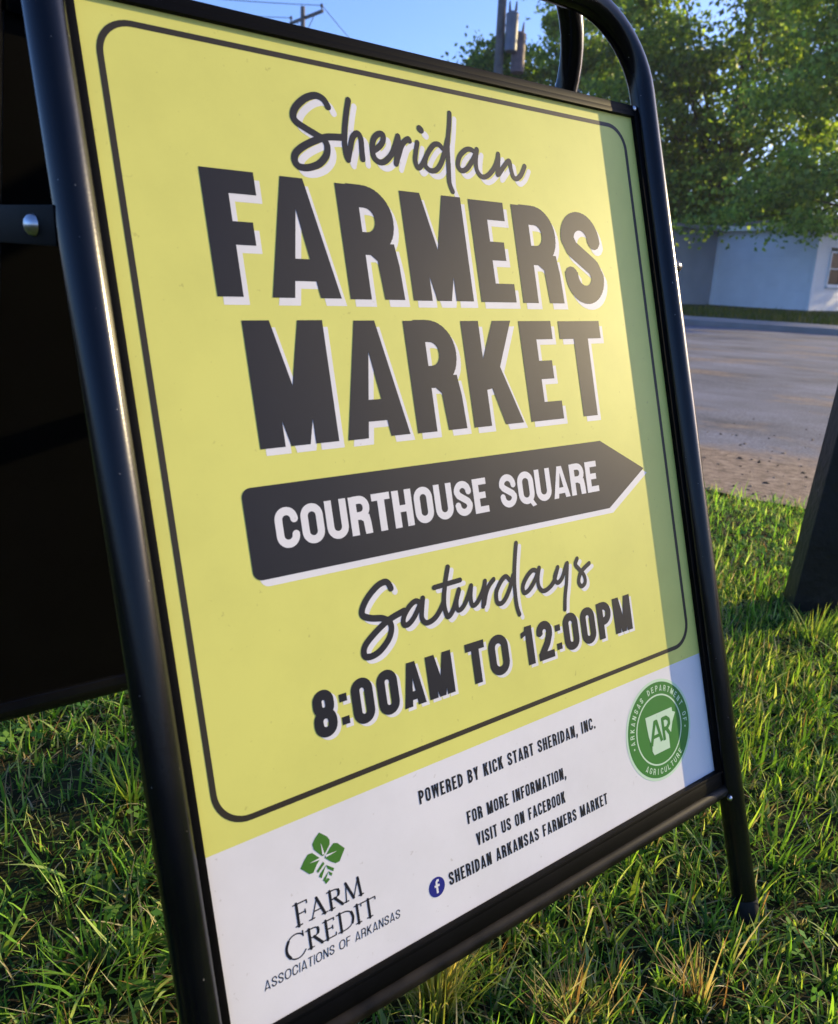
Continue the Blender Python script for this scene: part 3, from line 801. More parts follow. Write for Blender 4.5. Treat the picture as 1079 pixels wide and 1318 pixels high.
def blades(px_, py_, pz, h, w, ang, lean, curl, col, seg=4):
    """vectorised grass blades -> V, F(quads), colour"""
    n = len(px_)
    dx, dy = np.cos(ang), np.sin(ang)
    sx, sy = -dy, dx
    V = np.zeros((n, (seg + 1) * 2, 3)); C = np.zeros((n, (seg + 1) * 2, 3))
    hx = np.zeros(n); hz = np.zeros(n); th = lean.copy()
    for i in range(seg + 1):
        t = i / seg
        ww = w * (1 - t ** 1.8) * 0.5 + 0.00012
        X = px_ + dx * hx; Y = py_ + dy * hx; Zz = pz + hz
        V[:, 2 * i] = np.stack([X + sx * ww, Y + sy * ww, Zz], 1)
        V[:, 2 * i + 1] = np.stack([X - sx * ww, Y - sy * ww, Zz], 1)
        C[:, 2 * i] = col; C[:, 2 * i + 1] = col
        hx = hx + np.sin(th) * h / seg; hz = hz + np.cos(th) * h / seg
        th = th + curl / seg
    F = []
    base = np.arange(n)[:, None] * ((seg + 1) * 2)
    for i in range(seg):
        F.append(base + np.array([2 * i, 2 * i + 1, 2 * i + 3, 2 * i + 2])[None])
    F = np.concatenate(F, 0)
    return V.reshape(-1, 3), F, C.reshape(-1, 3)

GREENS = np.array([(0.075, 0.185, 0.028), (0.120, 0.265, 0.034), (0.180, 0.330, 0.044), (0.270, 0.400, 0.070), (0.045, 0.120, 0.028), (0.034, 0.090, 0.030), (0.36, 0.44, 0.16)])
STRAW = np.array([(0.56, 0.52, 0.36), (0.42, 0.36, 0.20), (0.34, 0.27, 0.14), (0.50, 0.46, 0.30), (0.38, 0.22, 0.09)])
def lownoise(x, y, s, seed):
    r = np.random.default_rng(seed); v = np.zeros_like(x)
    for k in range(6):
        a, p, f = r.uniform(0, 6.28), r.uniform(0, 6.28), s * r.uniform(.6, 1.9)
        v += np.sin((x * math.cos(a) + y * math.sin(a)) * f + p)
    return v / 6
def grass_batch(n, x0, x1, y0, y1, hmin, hmax, wmin, wmax, dens=None, dry=0.10, flat_=0.0):
    x = rng.uniform(x0, x1, n); y = rng.uniform(y0, y1, n)
    # clumping: pull blades towards tuft centres
    cell = 0.035
    cx = np.floor(x / cell) * cell; cy = np.floor(y / cell) * cell
    hsh = np.abs(np.sin(cx * 127.1 + cy * 311.7) * 43758.5) % 1.0
    hs2 = np.abs(np.sin(cx * 269.5 + cy * 183.3) * 24634.6) % 1.0
    tx = cx + hsh * cell; ty = cy + hs2 * cell
    pull = rng.uniform(0.0, 0.75, n)
    x = x + (tx - x) * pull; y = y + (ty - y) * pull
    edge = 0.59 * x + 0.81 * y
    a = 0.81 * x - 0.59 * y
    lim = 2.66 + 0.07 * np.sin(a * 3.1 + .5) + 0.05 * np.sin(a * 7.7) + 0.03 * np.sin(a * 17.3 + 2) + rng.normal(0, 0.05, n)
    keep = edge < lim
    bald = lownoise(x, y, 5.0, 3) + 0.5 * lownoise(x, y, 17, 4)
    keep &= rng.uniform(0, 1, n) < np.clip(1.05 - 1.5 * np.clip(bald - 0.28, 0, 1), .12, 1)
    if dens is not None: keep &= rng.uniform(0, 1, n) < dens(x, y)
    x, y = x[keep], y[keep]; n = len(x)
    tall = 1 + 0.45 * lownoise(x, y, 9, 5)
    h = rng.uniform(hmin, hmax, n) * tall * (0.6 + 0.8 * rng.random(n) ** 2)
    w = rng.uniform(wmin, wmax, n)
    ang = rng.uniform(0, 2 * math.pi, n)
    lean = np.abs(rng.normal(0.55, 0.50, n)); curl = rng.normal(0.6, 0.7, n)
    lay = rng.random(n) < (0.16 + flat_)
    lean[lay] = rng.uniform(1.0, 1.5, lay.sum()); curl[lay] = rng.uniform(-0.3, 0.35, lay.sum())
    g = GREENS[rng.integers(0, len(GREENS), n)] * rng.uniform(0.55, 1.45, (n, 1))
    warm = np.clip(0.5 + 0.9 * lownoise(x, y, 3.0, 8), 0, 1)[:, None]
    g = g * (0.90 + warm * np.array([[0.28, 0.08, 0.0]])) * np.array([[0.96, 1.12, 1.1]])
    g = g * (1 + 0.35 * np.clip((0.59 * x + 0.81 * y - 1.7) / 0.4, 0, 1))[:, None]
    dn = dry + 0.22 * np.clip(lownoise(x, y, 4.2, 11) - 0.15, 0, 1) * 2
    isd = rng.random(n) < dn
    g[isd] = STRAW[rng.integers(0, len(STRAW), isd.sum())] * rng.uniform(0.6, 1.15, (isd.sum(), 1))
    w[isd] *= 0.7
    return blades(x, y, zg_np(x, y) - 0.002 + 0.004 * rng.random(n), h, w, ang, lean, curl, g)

def merge(parts):
    V, F, C = [], [], []; k = 0
    for v, f, c in parts:
        V.append(v); F.append(f + k); C.append(c); k += len(v)
    return np.concatenate(V), np.concatenate(F), np.concatenate(C)

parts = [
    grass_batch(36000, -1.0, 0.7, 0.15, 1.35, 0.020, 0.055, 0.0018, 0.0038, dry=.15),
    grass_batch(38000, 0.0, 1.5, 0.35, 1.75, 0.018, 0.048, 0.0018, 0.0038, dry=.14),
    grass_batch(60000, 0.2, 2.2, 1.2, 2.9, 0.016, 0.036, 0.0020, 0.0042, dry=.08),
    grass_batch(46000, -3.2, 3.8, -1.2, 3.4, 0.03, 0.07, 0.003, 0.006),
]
# fine dead thatch lying near the soil
parts.append(grass_batch(26000, -1.0, 1.6, 0.2, 2.4, 0.03, 0.06, 0.0008, 0.0018, dry=.75, flat_=.6))
Vg, Fg, Cg = merge(parts)
go = fast_mesh('grass', Vg, Fg, M_grass, Cg)
tagit(go, 'short uneven green lawn grass with dry straw blades around the sign', 'grass', kind='stuff')

# low clover and other small-leaved ground cover between the blades
def clover(n):
    x = rng.uniform(-1.0, 2.0, n); y = rng.uniform(0.3, 2.5, n)
    keep = (0.59 * x + 0.81 * y < 2.6) & (lownoise(x, y, 7.0, 31) > 0.12)
    x, y = x[keep], y[keep]; n = len(x)
    V = []; C = []
    h = rng.uniform(.012, .040, n); r = rng.uniform(.003, .0062, n); a0 = rng.uniform(0, 6.28, n)
    tl = rng.normal(0, .35, (n, 2)); col = np.array([(0.10, 0.24, 0.05), (0.16, 0.30, 0.06), (0.07, 0.18, 0.05)])[rng.integers(0, 3, n)] * rng.uniform(.7, 1.3, (n, 1))
    for k in range(3):
        a = a0 + k * 2.094
        c, s = np.cos(a), np.sin(a)
        for (u, w) in ((0, 0), (1.1, -.75), (1.9, 0), (1.1, .75)):
            X = (u * c - w * s) * r; Y = (u * s + w * c) * r
            V.append(np.stack([x + X, y + Y, zg_np(x, y) + h + X * tl[:, 0] + Y * tl[:, 1] + .15 * r * abs(w)], 1)); C.append(col)
    V = np.stack(V, 1).reshape(-1, 3); C = np.stack(C, 1).reshape(-1, 3)
    o = fast_mesh('clover', V, np.arange(len(V)).reshape(-1, 4), M_grass, C)
    tagit(o, 'patches of small-leaved clover growing low among the grass blades', 'clover', kind='stuff')
clover(9000)

# single tall tufts one can point at
def tuft(name, label, cx, cy, n, h0, h1, w0, w1, cols, spread, leanm, cat='grass tuft', upright=0.25, group=None):
    ang = rng.uniform(0, 2 * math.pi, n); r = np.abs(rng.normal(0, spread, n))
    x = r * np.cos(ang); y = r * np.sin(ang)
    c = np.array(cols)[rng.integers(0, len(cols), n)] * rng.uniform(.8, 1.2, (n, 1))
    V, F, C = blades(x, y, np.zeros(n) - .002, rng.uniform(h0, h1, n), rng.uniform(w0, w1, n), ang + rng.normal(0, .5, n),
                     np.abs(rng.normal(leanm, upright, n)), rng.normal(.5, .4, n), c, 5)
    o = fast_mesh(name, V, F, M_grass, C)
    o.location = (cx, cy, zg(cx, cy))
    return tagit(o, label, cat, group)
YG = [(0.26, 0.30, 0.06), (0.20, 0.27, 0.05), (0.34, 0.33, 0.10), (0.40, 0.35, 0.16)]
OR = [(0.36, 0.22, 0.09), (0.36, 0.28, 0.14), (0.42, 0.35, 0.19), (0.24, 0.14, 0.07)]
LG = [(0.09, 0.21, 0.03), (0.13, 0.26, 0.04), (0.07, 0.16, 0.03)]
tuft('dry_grass_tuft', 'tall yellowing grass tuft below the middle of the bottom rail', 0.035, 0.572, 190, .05, .115, .0014, .0028, YG, .016, .12)
tuft('dry_grass_tuft', 'orange-brown dead grass tuft right of the bottom rail, at the lower edge', 0.293, 0.592, 40, .04, .085, .0012, .0026, OR, .010, .15)
tuft('dry_grass_tuft', 'low straw-coloured dead tuft between the two taller tufts at the bottom', 0.165, 0.565, 130, .03, .065, .0012, .0024, OR + YG, .022, .45)
tuft('dry_grass_tuft', 'brown dead tuft at the left edge under the black rear panel', -0.50, 0.83, 50, .03, .06, .0012, .0024, OR, .02, .6)
tuft('grass_tuft', 'bright yellow-green coarse grass tuft left of the left tube', -0.36, 0.86, 46, .05, .095, .002, .0040, [(0.22, 0.32, 0.05), (0.13, 0.25, 0.04)], .012, .55)
tuft('grass_tuft', 'coarse green tuft beside the right foot of the sign', 0.455, 0.79, 40, .04, .085, .002, .0042, LG, .016, .6)
tuft('grass_tuft', 'coarse green tuft in the bottom left corner', -0.30, 0.60, 50, .04, .09, .002, .0046, LG, .022, .6)
tuft('grass_tuft', 'bright green tuft at the foot of the black post', 0.80, 1.42, 44, .05, .10, .002, .0042, [(0.26, 0.33, 0.07), (0.15, 0.27, 0.05)], .03, .35)

# broad-leaved weed
def weed(label, cx, cy, n, L0, L1, wd, col):
    rt = empty('broadleaf_weed', (cx, cy, zg(cx, cy)), random.uniform(0, 6))
    tagit(rt, label, 'weed')
    for i in range(n):
        a = 2 * math.pi * i / n + random.uniform(-.3, .3); L = random.uniform(L0, L1); el = random.uniform(.25, .8)
        V, F = [], []
        for k in range(7):
            t = k / 6; wv = wd * math.sin(math.pi * min(1, t * .93 + .07)) ** .8
            r = L * t; z = L * math.sin(el) * t - L * .6 * t * t * .7 + .006
            c, s_ = math.cos(a), math.sin(a)
            V += [(r * c - wv * s_, r * s_ + wv * c, z + wv * .25), (r * c, r * s_, z), (r * c + wv * s_, r * s_ - wv * c, z + wv * .25)]
            if k:
                q = 3 * k; F += [(q - 3, q - 2, q + 1, q), (q - 2, q - 1, q + 2, q + 1)]
        C = np.tile(np.array(col) * random.uniform(.8, 1.2), (len(V), 1))
        o = fast_mesh('leaf', np.array(V), np.array(F), M_grass, C, rt, True)
weed('weed with pale broad leaves in the grass at the lower left, near the left tube', -0.262, 0.640, 5, .028, .05, .0055, (0.17, 0.25, 0.06))
weed('small weed with lobed leaves in the grass at the far lower left', -0.33, 0.70, 6, .015, .028, .005, (0.12, 0.19, 0.06))
weed('small broad-leaved weed by the bottom edge, left of the sign', -0.235, 0.585, 4, .03, .055, .006, (0.10, 0.22, 0.04))

# ------------------------------------------------------------------ pebbles and litter on the road edge
def pebbles():
    n = 2200
    a = rng.uniform(-5, 8, n); d = 2.6 + np.abs(rng.normal(0, 0.75, n)) * rng.uniform(.3, 1.6, n)
    k = 0.59 ** 2 + 0.81 ** 2
    X = (0.81 * a + 0.59 * d) / k; Y = (-0.59 * a + 0.81 * d) / k; Zz = zg_np(X, Y) + 0.005
    r = rng.uniform(.003, .010, n) * rng.uniform(.6, 1.2, n)
    base = np.array([(1, 0, 0), (0, 1, 0), (-1, 0, 0), (0, -1, 0), (0, 0, .7), (0, 0, -.4)], float)
    fc = np.array([(0, 1, 4), (1, 2, 4), (2, 3, 4), (3, 0, 4), (1, 0, 5), (2, 1, 5), (3, 2, 5), (0, 3, 5)])
    V = base[None] * r[:, None, None] * rng.uniform(.6, 1.3, (n, 6, 1)) * rng.uniform(.7, 1.4, (n, 1, 3))
    th = rng.uniform(0, 6.28, n)[:, None]
    V2 = V.copy(); V2[:, :, 0] = V[:, :, 0] * np.cos(th) - V[:, :, 1] * np.sin(th); V2[:, :, 1] = V[:, :, 0] * np.sin(th) + V[:, :, 1] * np.cos(th)
    V2 += np.stack([X, Y, Zz], 1)[:, None]
    F = (np.arange(n)[:, None, None] * 6 + fc[None]).reshape(-1, 3)
    C = np.repeat(np.array([(.26, .20, .14), (.38, .33, .27), (.07, .045, .03), (.05, .04, .03)])[rng.integers(0, 4, n)], 6, 0)
    m, nt, bs = new_mat('loose_stones'); at = nt.nodes.new('ShaderNodeAttribute'); at.attribute_name = 'tint'
    nt.links.new(at.outputs['Color'], bs.inputs['Base Color']); bs.inputs['Roughness'].default_value = .9
    o = fast_mesh('gravel', V2.reshape(-1, 3), F, m, C)
    tagit(o, 'loose grit and leaf litter washed over the near road edge', 'gravel', kind='stuff')
pebbles()

# ------------------------------------------------------------------ black post at the right
pc = Vector((0.864, 1.575, 0)); pr = math.radians(-12)
post = empty('black_post', pc, pr)
tagit(post, 'square black-painted wooden post standing in the grass behind the sign, right edge', 'post')
M_bwood = simple('black_painted_wood', (0.0075, 0.0070, 0.0085), 0.5, 0.5, 9, 0.35, bump=0.35, bscale=45)
def spk(m):
    nt = m.node_tree; bs = nt.nodes['Principled BSDF']
    old = bs.inputs['Base Color'].links[0].from_socket
    n = noise(nt, 55, 2, .5)
    nt.links.new(mixc(nt, ramp(nt, n, [(.73, (0, 0, 0)), (.76, (1, 1, 1))]), old, (.16, .15, .14)), bs.inputs['Base Color'])
spk(M_bwood)
post.rotation_euler = (math.radians(1.0), math.radians(3.2), pr)
b = MB(); b.box((0, 0, 0.60), (0.043, 0.043, 0.62), None, 0.004); b.build('shaft', M_bwood, post)
b = MB(); b.box((0, 0, 1.228), (0.052, 0.052, 0.009), None, 0.003)
b.add([(-.045, -.045, 1.237), (.045, -.045, 1.237), (.045, .045, 1.237), (-.045, .045, 1.237), (0, 0, 1.262)], [(0, 1, 4), (1, 2, 4), (2, 3, 4), (3, 0, 4)])
b.build('cap', M_bwood, post)

# ------------------------------------------------------------------ white building across the road
M_siding = simple('white_siding', (0.88, 0.88, 0.89), 0.6, 0.05, 2.0, 0.3)
M_grey = simple('grey_stucco', (0.42, 0.41, 0.43), 0.8, 0.08, 1.2, 0.2, bump=.2)
M_cream = simple('cream_trim', (0.72, 0.68, 0.55), 0.6, 0.06, 3.0, 0.3)
M_roof = simple('roof_felt', (0.16, 0.15, 0.15), 0.9, 0.2, 4.0, 0.2)
def glass_mat():
    m, nt, bs = new_mat('window_glass'); bs.inputs['Base Color'].default_value = (.03, .035, .04, 1); bs.inputs['Roughness'].default_value = .15; bs.inputs['Specular IOR Level'].default_value = .02
    return m
M_glass = glass_mat()
G0 = Vector((10.77, 30.5, 0)); gd = Vector((0.616, -0.788, 0)); fd = Vector((0.788, 0.616, 0))
zb = zg(12, 29) + 0.085
bld = empty('white_building', (12.5, 29.5, zb), math.atan2(gd.y, gd.x))
tagit(bld, 'low white building with horizontal siding and a grey wing across the road, under the trees', 'building')
Bi = (Matrix.Translation(bld.location) @ Matrix.Rotation(math.atan2(gd.y, gd.x), 4, 'Z')).inverted()
TB = lambda v: Bi @ Vector(v)
HB = 2.62
def siding_wall(name, A, dirv, L, nout, z0, h, mat, lap=0.16, opening=None):
    b = MB(); n = int(h / lap)
    for i in range(n):
        za, zb_ = z0 + h * i / n, z0 + h * (i + 1) / n
        segs = [(0, L)]
        if opening and zb_ > opening[2] and za < opening[3]: segs = [(0, opening[0]), (opening[1], L)]
        for s0, s1 in segs:
            p = [A + dirv * s0, A + dirv * s1]
            vs_ = []
            for q in p:
                vs_ += [q + Vector((0, 0, za)) + nout * 0.024, q + Vector((0, 0, zb_)) + nout * 0.006, q + Vector((0, 0, za)), q + Vector((0, 0, zb_)) - nout * .02, q + Vector((0, 0, za)) - nout * .02]
            b.add(vs_, [(0, 5, 6, 1), (0, 2, 7, 5), (1, 6, 8, 3), (2, 4, 9, 7), (0, 1, 3, 4, 2), (5, 7, 9, 8, 6)])
    return b.build(name, mat, bld, False, TB)
B2 = G0 + gd * 3.76
ng = Vector((-0.788, -0.616, 0)); nf = gd.copy()
siding_wall('side_wall', G0, gd, 3.76, ng, zb, HB, M_siding)
siding_wall('front_wall', B2, fd, 7.0, nf, zb, HB, M_siding, opening=(1.0, 2.1, zb + 0.85, zb + 2.0))
Z1 = Vector((0, 0, 1))
b = MB(); b.box(G0 - fd * 4.0 + Vector((0, 0, zb + HB / 2)) + nf * .01 - gd * .1, (4.0, .1, HB / 2), (fd, nf, Z1)); b.build('wing_wall', M_grey, bld, False, TB)
b = MB(); b.box(B2 + fd * 7.1 - gd * 1.9 + Vector((0, 0, zb + HB / 2)), (.1, 1.9, HB / 2), (fd, gd, Z1)); b.build('end_wall', M_siding, bld, False, TB)
# corner boards
for P_ in (B2, G0 + gd * .06 - fd * .0):
    b = MB(); b.box(P_ + Vector((0, 0, zb + HB / 2)) + ng * .03 + nf * .03, (.055, .055, HB / 2), (fd, gd, Z1)); b.build('corner_board', M_siding, bld, False, TB)
# roofs and fascia
b = MB(); b.box(G0 + gd * 1.75 + fd * 3.55 + Vector((0, 0, zb + HB + .09)), (3.95, 2.3, .09), (fd, gd, Z1), .01); b.build('fascia', M_cream, bld, False, TB)
b = MB(); c0 = G0 + gd * 1.75 + fd * 3.55 + Vector((0, 0, zb + HB + .183))
b.add([c0 + fd * 4.0 * i + gd * 2.35 * j for i, j in ((-1, -1), (1, -1), (1, 1), (-1, 1))] + [c0 + fd * 3.0 + Z1 * .25, c0 - fd * 3.0 + Z1 * .25], [(0, 1, 4, 5), (1, 2, 4), (2, 3, 5, 4), (3, 0, 5), (3, 2, 1, 0)])
b.build('roof', M_roof, bld, False, TB)
b = MB(); b.box(G0 - fd * 4.1 - gd * 1.6 + Vector((0, 0, zb + HB + .06)), (4.1, 1.9, .06), (fd, gd, Z1), .01); b.build('wing_roof', simple('wing_roof_edge', (.30, .28, .28), .8), bld, False, TB)
# window in the front wall
wc = B2 + fd * 1.55 + Vector((0, 0, zb + 1.425))
b = MB()
for s in (-1, 1):
    b.box(wc + fd * s * .52 + nf * .02, (.04, .035, .575), (fd, nf, Z1), .004)
    b.box(wc + Z1 * s * .555 + nf * .02, (.479, .035, .035), (fd, nf, Z1), .004)
b.box(wc + nf * .012, (.479, .025, .02), (fd, nf, Z1)); wf = b.build('window', M_siding, bld, False, TB)
b = MB(); b.box(wc - nf * .015, (.48, .006, .52), (fd, nf, Z1)); b.build('pane', M_glass, wf, False, TB)
b = MB(); b.box(wc - Z1 * .62 + nf * .05, (.60, .06, .028), (fd, nf, Z1), .005); b.build('sill', M_siding, wf, False, TB)

# ------------------------------------------------------------------ utility poles and wires
M_pole = simple('weathered_pole_wood', (0.16, 0.145, 0.135), 0.9, 0.2, 5, 0.2, bump=.4)
M_can = simple('transformer_grey', (0.17, 0.18, 0.22), 0.5, 0.1, 5, 0.4)
M_can2 = simple('transformer_rust', (0.19, 0.13, 0.13), 0.6, 0.25, 5, 0.4)
M_ins = simple('porcelain', (0.06, 0.05, 0.06), 0.3, 0.1, 5, 0.5)
M_wire = simple('cable', (0.03, 0.03, 0.035), 0.6, 0.1, 5, 0.3)
def pole(x, y, h, label, arm_z, arm_dir, arm_half, r=0.13, lean=0.0):
    rt = empty('utility_pole', (x, y, zg(x, y))); tagit(rt, label, 'utility pole')
    b = MB(); b.tube([(0, 0, -.2), (0, 0, h * .5), (0, 0, h)], [r * 1.25, r * 1.1, r * .85], 14); b.build('shaft', M_pole, rt, True)
    if arm_half:
        ad = Vector((math.cos(arm_dir), math.sin(arm_dir), 0)); an = Z1.cross(ad)
        b = MB(); b.box(Vector((0, 0, arm_z)) + an * (r + .05), (arm_half, .05, .06), (ad, an, Z1), .006); arm = b.build('crossarm', M_pole, rt)
        for s in (-1, 1):
            b = MB(); b.tube([an * (r + .02) + ad * s * arm_half * .55 + Z1 * (arm_z - .04), an * r * .9 + Z1 * (arm_z - .75)], .018, 6); b.build('brace', M_pole, rt, True)
        for q in (-.94, .94):
            p = ad * q * arm_half + an * (r + .05)
            b = MB(); b.tube([p + Z1 * (arm_z + .05), p + Z1 * (arm_z + .12), p + Z1 * (arm_z + .2), p + Z1 * (arm_z + .27), p + Z1 * (arm_z + .31)], [.02, .025, .075, .06, .02], 10)
            b.build('insulator', M_ins, rt, True)
    return rt
adir = math.radians(24)
pA = pole(-6.18, 40.0, 12.25, 'far utility pole with a crossarm seen over the top rail of the sign', 11.85, math.radians(-49), 1.38, .12)
pB = pole(2.02, 28.0, 11.6, 'utility pole carrying two transformer cans beside the trees', 10.6, math.radians(20), 1.1, .145)
for (dx, dy, z0, z1, r, m) in ((.34, -.18, 7.70, 8.85, .20, M_can), (.62, .08, 7.15, 8.35, .22, M_can2)):
    b = MB(); b.tube([(dx, dy, z0), (dx, dy, z0 + .03), (dx, dy, z1 - .12), (dx, dy, z1 - .08), (dx, dy, z1)], [r * .85, r, r, r * 1.05, r * .5], 18); c_ = b.build('transformer', m, pB, True)
    for s in (-1, 1):
        b = MB(); b.tube([(dx + s * r * .45, dy, z1 - .04), (dx + s * r * .5, dy, z1 + .1), (dx + s * r * .55, dy, z1 + .28)], [.05, .04, .02], 8); b.build('bushing', M_ins, c_, True)
    b = MB(); b.tube([(0, 0, (z0 + z1) / 2 + .2), (dx, dy, (z0 + z1) / 2 + .2)], .03, 6); b.build('bracket', M_pole, pB, True)
pC = pole(-30.0, 30.0, 12.0, 'utility pole at the left, far beyond the sign', 11.6, math.radians(50), 1.25)
def wire(p, q, sag, label, rad=.016):
    p, q = Vector(p), Vector(q); pts = []
    for i in range(25):
        t = i / 24; v = p.lerp(q, t); v.z -= sag * 4 * t * (1 - t); pts.append(v)
    b = MB(); b.tube(pts, rad, 5)
    o = b.build('overhead_wire', M_wire, None, True)
    o['group'] = 'overhead wires between the poles'
    return tagit(o, label, 'wire')
c5, s5 = math.cos(math.radians(-49)), math.sin(math.radians(-49))
ga, gb, gc = pA.location, pB.location, pC.location
for q, w1 in ((-1.30, 'left'), (1.30, 'right')):
    off = Vector((c5 * q - s5 * .18, s5 * q + c5 * .18, 0))
    wire(ga + off + Z1 * 12.08, gc + off + Z1 * 11.9, .7, 'thin overhead wire running left from the %s end of the far pole crossarm' % w1)
wire(ga + Z1 * 10.9 + Vector((-.12, 0, 0)), gc + Z1 * 10.6, .8, 'lowest overhead wire running left from the far pole shaft')
wire(ga + Vector((c5 * 1.30 - s5 * .18, s5 * 1.30 + c5 * .18, 0)) + Z1 * 12.08, Vector((2.0, 60, 9.2)), .4, 'thin wire dropping right from the far pole crossarm towards the trees')
b = MB(); b.tube([(2.0, 60, -.5), (2.0, 60, 9.4)], [.15, .11], 10); pD = b.build('utility_pole', M_pole, None, True)
tagit(pD, 'plain farthest pole hidden behind the sign, holding the dropping wire', 'utility pole')

# ------------------------------------------------------------------ trees
M_bark = simple('bark', (0.055, 0.045, 0.036), 0.95, 0.35, 3, 0.2, bump=.7, bscale=12)
def tree(label, x, y, H_, crown, nclump, nleaf, ls, cols, seed, trunk_r=.3, fork=.33, sub=None, name='leafy_tree'):
    """crown = list of ellipsoids (cx,cy,cz,rx,ry,rz) relative to the base"""
    r = np.random.default_rng(seed)
    base = Vector((x, y, zg(x, y)))
    rt = empty(name, base); tagit(rt, label, 'tree')
    vol = np.array([c[3] * c[4] * c[5] for c in crown]) ** .7; pk = vol / vol.sum()
    C = []
    for _ in range(nclump):
        c = crown[r.choice(len(crown), p=pk)]
        v = r.normal(size=3); v /= np.linalg.norm(v); rad = r.uniform(.12, 1) ** .45 * r.uniform(.75, 1.18)
        C.append((c[0] + v[0] * c[3] * rad, c[1] + v[1] * c[4] * rad, c[2] + v[2] * c[5] * rad))
    C = np.array(C)
    # trunk + limbs
    fz = H_ * fork
    b = MB(); b.tube([(0, 0, -.3), (.05, 0, fz * .5), (-.04, .06, fz), (.1, 0, H_ * .6), (.0, .1, H_ * .8)], [trunk_r * 1.25, trunk_r, trunk_r * .85, trunk_r * .5, trunk_r * .2], 12)
    b.build('trunk', M_bark, rt, True)
    b = MB()
    for i in r.choice(nclump, min(70, nclump), replace=False):
        e = Vector(C[i]); z0 = fz * r.uniform(.7, 1.2) + max(0, (e.z - fz)) * .25
        s = Vector((0, 0, min(z0, H_ * .7))); mid = s.lerp(e, .5) + Vector((r.normal() * .3, r.normal() * .3, -.12 * (e - s).length * r.random()))
        th = trunk_r * r.uniform(.14, .36)
        b.tube([s, s.lerp(mid, .5) + Vector((0, 0, .1)), mid, mid.lerp(e, .55), e], [th, th * .8, th * .55, th * .3, th * .1], 6, False)
    b.build('branches', M_bark, rt, True)
    # leaves
    per = nleaf // nclump
    sg = np.repeat(r.uniform(.28, .85, nclump), per)[:, None] * (np.mean([c[3] for c in crown]) / 4.2)
    cen = np.repeat(C, per, 0)
    P = cen + r.normal(size=(len(cen), 3)) * sg * np.array([[1, 1, .55]])
    n = len(P)
    d = r.normal(size=(n, 3)) + np.array([[0, 0, -.35]]); d /= np.linalg.norm(d, axis=1)[:, None]
    u = r.normal(size=(n, 3)); s = np.cross(d, u); s /= np.linalg.norm(s, axis=1)[:, None]
    L = (ls * r.uniform(.6, 1.3, n))[:, None]; w = L * .34
    k = np.cross(d, s) * L * .12
    V = np.stack([P - d * L / 2, P + s * w + k, P + d * L / 2, P - s * w + k], 1).reshape(-1, 3)
    F = np.arange(n * 4).reshape(-1, 4)
    cc = np.array(cols)[r.integers(0, len(cols), n)] * r.uniform(.75, 1.25, (n, 1))
    cl = np.repeat(r.uniform(.75, 1.3, nclump), per)[:, None]
    o = fast_mesh('crown', V, F, M_leaf, np.repeat(cc * cl, 4, 0), rt)
    o['kind'] = 'stuff'
    return rt
DG = [(0.090, 0.165, 0.034), (0.150, 0.240, 0.044), (0.240, 0.340, 0.065)]
MG = [(0.10, 0.20, 0.045), (0.19, 0.31, 0.065), (0.33, 0.45, 0.110)]
tree('big dark green tree with its trunk behind the grey wing of the building', 13.6, 38.5, 17,
     [(0, 0, 8.5, 6.0, 5.5, 4.8), (-3.0, -1, 7.0, 4.0, 4.0, 3.0), (2.5, -2, 12, 5.0, 4.5, 3.5), (-4.5, -1, 11, 3.0, 3.0, 3.4), (-1, -2, 4.6, 4.5, 3.5, 1.4), (4, -2, 6, 4, 4, 3), (0, -2, 3.2, 6.5, 2.5, 1.3)], 190, 42000, .26, DG, 21, .42, .22)
tree('bright yellow-green tree at the right, its low boughs hanging before the building', 17.0, 27.5, 15,
     [(0, 0, 9.2, 5.6, 5.2, 4.6), (-4.4, 0, 6.6, 3.2, 3.0, 2.6), (-3.0, -.8, 9.6, 3.6, 3.4, 3.2), (-5.6, -1.8, 2.70, 2.8, 1.4, .5), (-5.2, -1.6, 3.9, 3.2, 1.8, .8), (-2.2, -2, 3.2, 2.4, 2, 1.0), (-8.0, -2.2, 2.95, 1.7, 1.0, .45)], 200, 42000, .19, MG, 22, .32, .3)
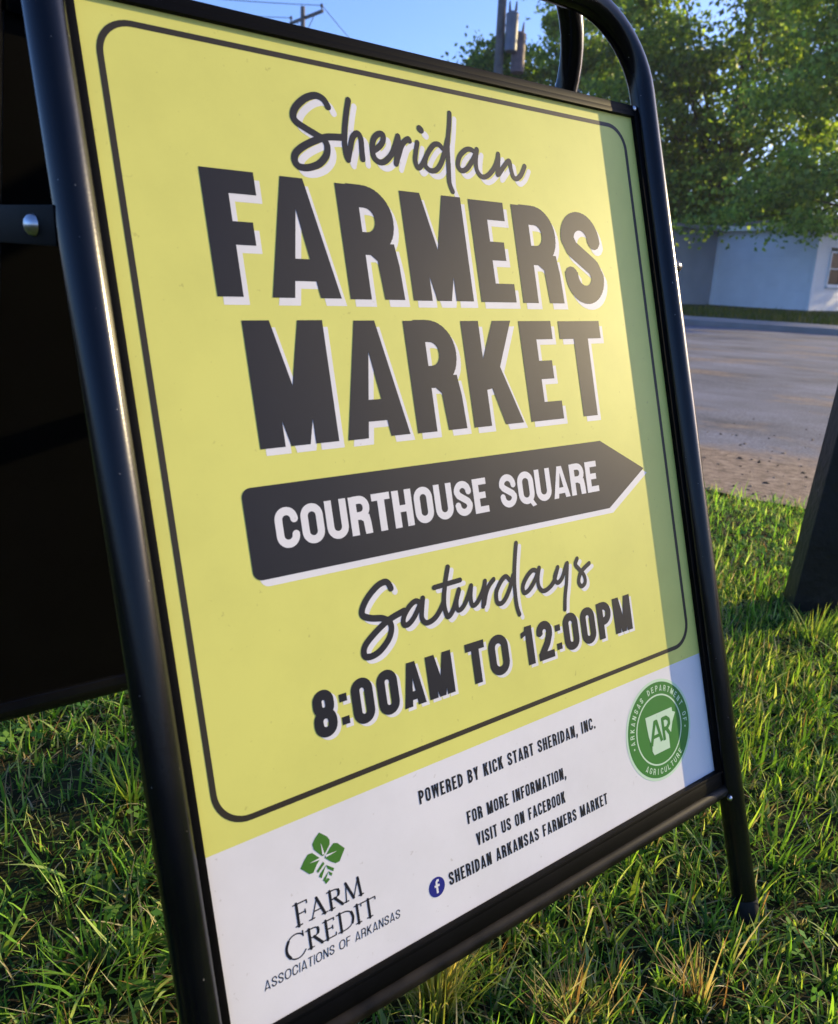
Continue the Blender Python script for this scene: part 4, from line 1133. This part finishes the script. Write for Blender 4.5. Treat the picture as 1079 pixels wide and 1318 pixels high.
tree('smaller dark tree behind the pole with transformers', 7.2, 44.0, 15,
     [(0, 0, 10.6, 4.0, 3.6, 3.4), (-2.9, 0, 11.2, 2.4, 2.4, 2.4), (1.6, 0, 13.2, 3.4, 3.2, 3.0), (-4.6, 0, 11.0, 1.9, 1.6, 1.5), (-1, 0, 7, 4.2, 3, 2)], 120, 21000, .27, DG, 23, .3, .28)
tree('distant tree behind the sign, left of the transformer pole', -3.5, 62, 10, [(0, 0, 6, 4.5, 4.5, 3.6)], 90, 9000, .5, DG, 24, .3)
tree('distant tree far to the left behind the sign', -22, 58, 12, [(0, 0, 7, 5.5, 5, 4.2)], 90, 9000, .5, DG, 25, .3)
tree('tree standing off to the right beyond the building', 33, 34, 14, [(0, 0, 8.5, 6, 6, 5)], 120, 14000, .4, MG, 26, .35)

# coarse grass on the verge across the road
n = 9000
a = rng.uniform(-8, 16, n); d = 17.0 + rng.random(n) ** 1.4 * 9
k_ = 0.59 ** 2 + 0.81 ** 2
X = (0.81 * a + 0.59 * d) / k_; Y = (-0.59 * a + 0.81 * d) / k_
V, F, C = blades(X, Y, zg_np(X, Y) + .085, rng.uniform(.06, .20, n), rng.uniform(.015, .04, n), rng.uniform(0, 6.28, n), np.abs(rng.normal(.3, .3, n)), rng.normal(.6, .4, n),
                 np.array([(0.035, 0.070, 0.016), (0.055, 0.095, 0.02), (0.08, 0.10, 0.03)])[rng.integers(0, 3, n)], 3)
tagit(fast_mesh('grass', V, F, M_grass, C), 'dark rough grass strip between the far pavement and the white building', 'grass', kind='stuff')

# ------------------------------------------------------------------ morning haze
hz = MB(); hz.box((0, 0, 8.9), (1350, 1350, 11.4))
hm = bpy.data.materials.new('haze_air'); hm.use_nodes = True
hn = hm.node_tree; hn.nodes.remove(hn.nodes['Principled BSDF'])
pvn = hn.nodes.new('ShaderNodeVolumePrincipled'); pvn.inputs['Color'].default_value = (0.95, 0.95, 1.0, 1)
pvn.inputs['Density'].default_value = 0.0006; pvn.inputs['Anisotropy'].default_value = 0.3
hn.links.new(pvn.outputs[0], hn.nodes['Material Output'].inputs['Volume'])
tagit(hz.build('haze', hm), kind='stuff')
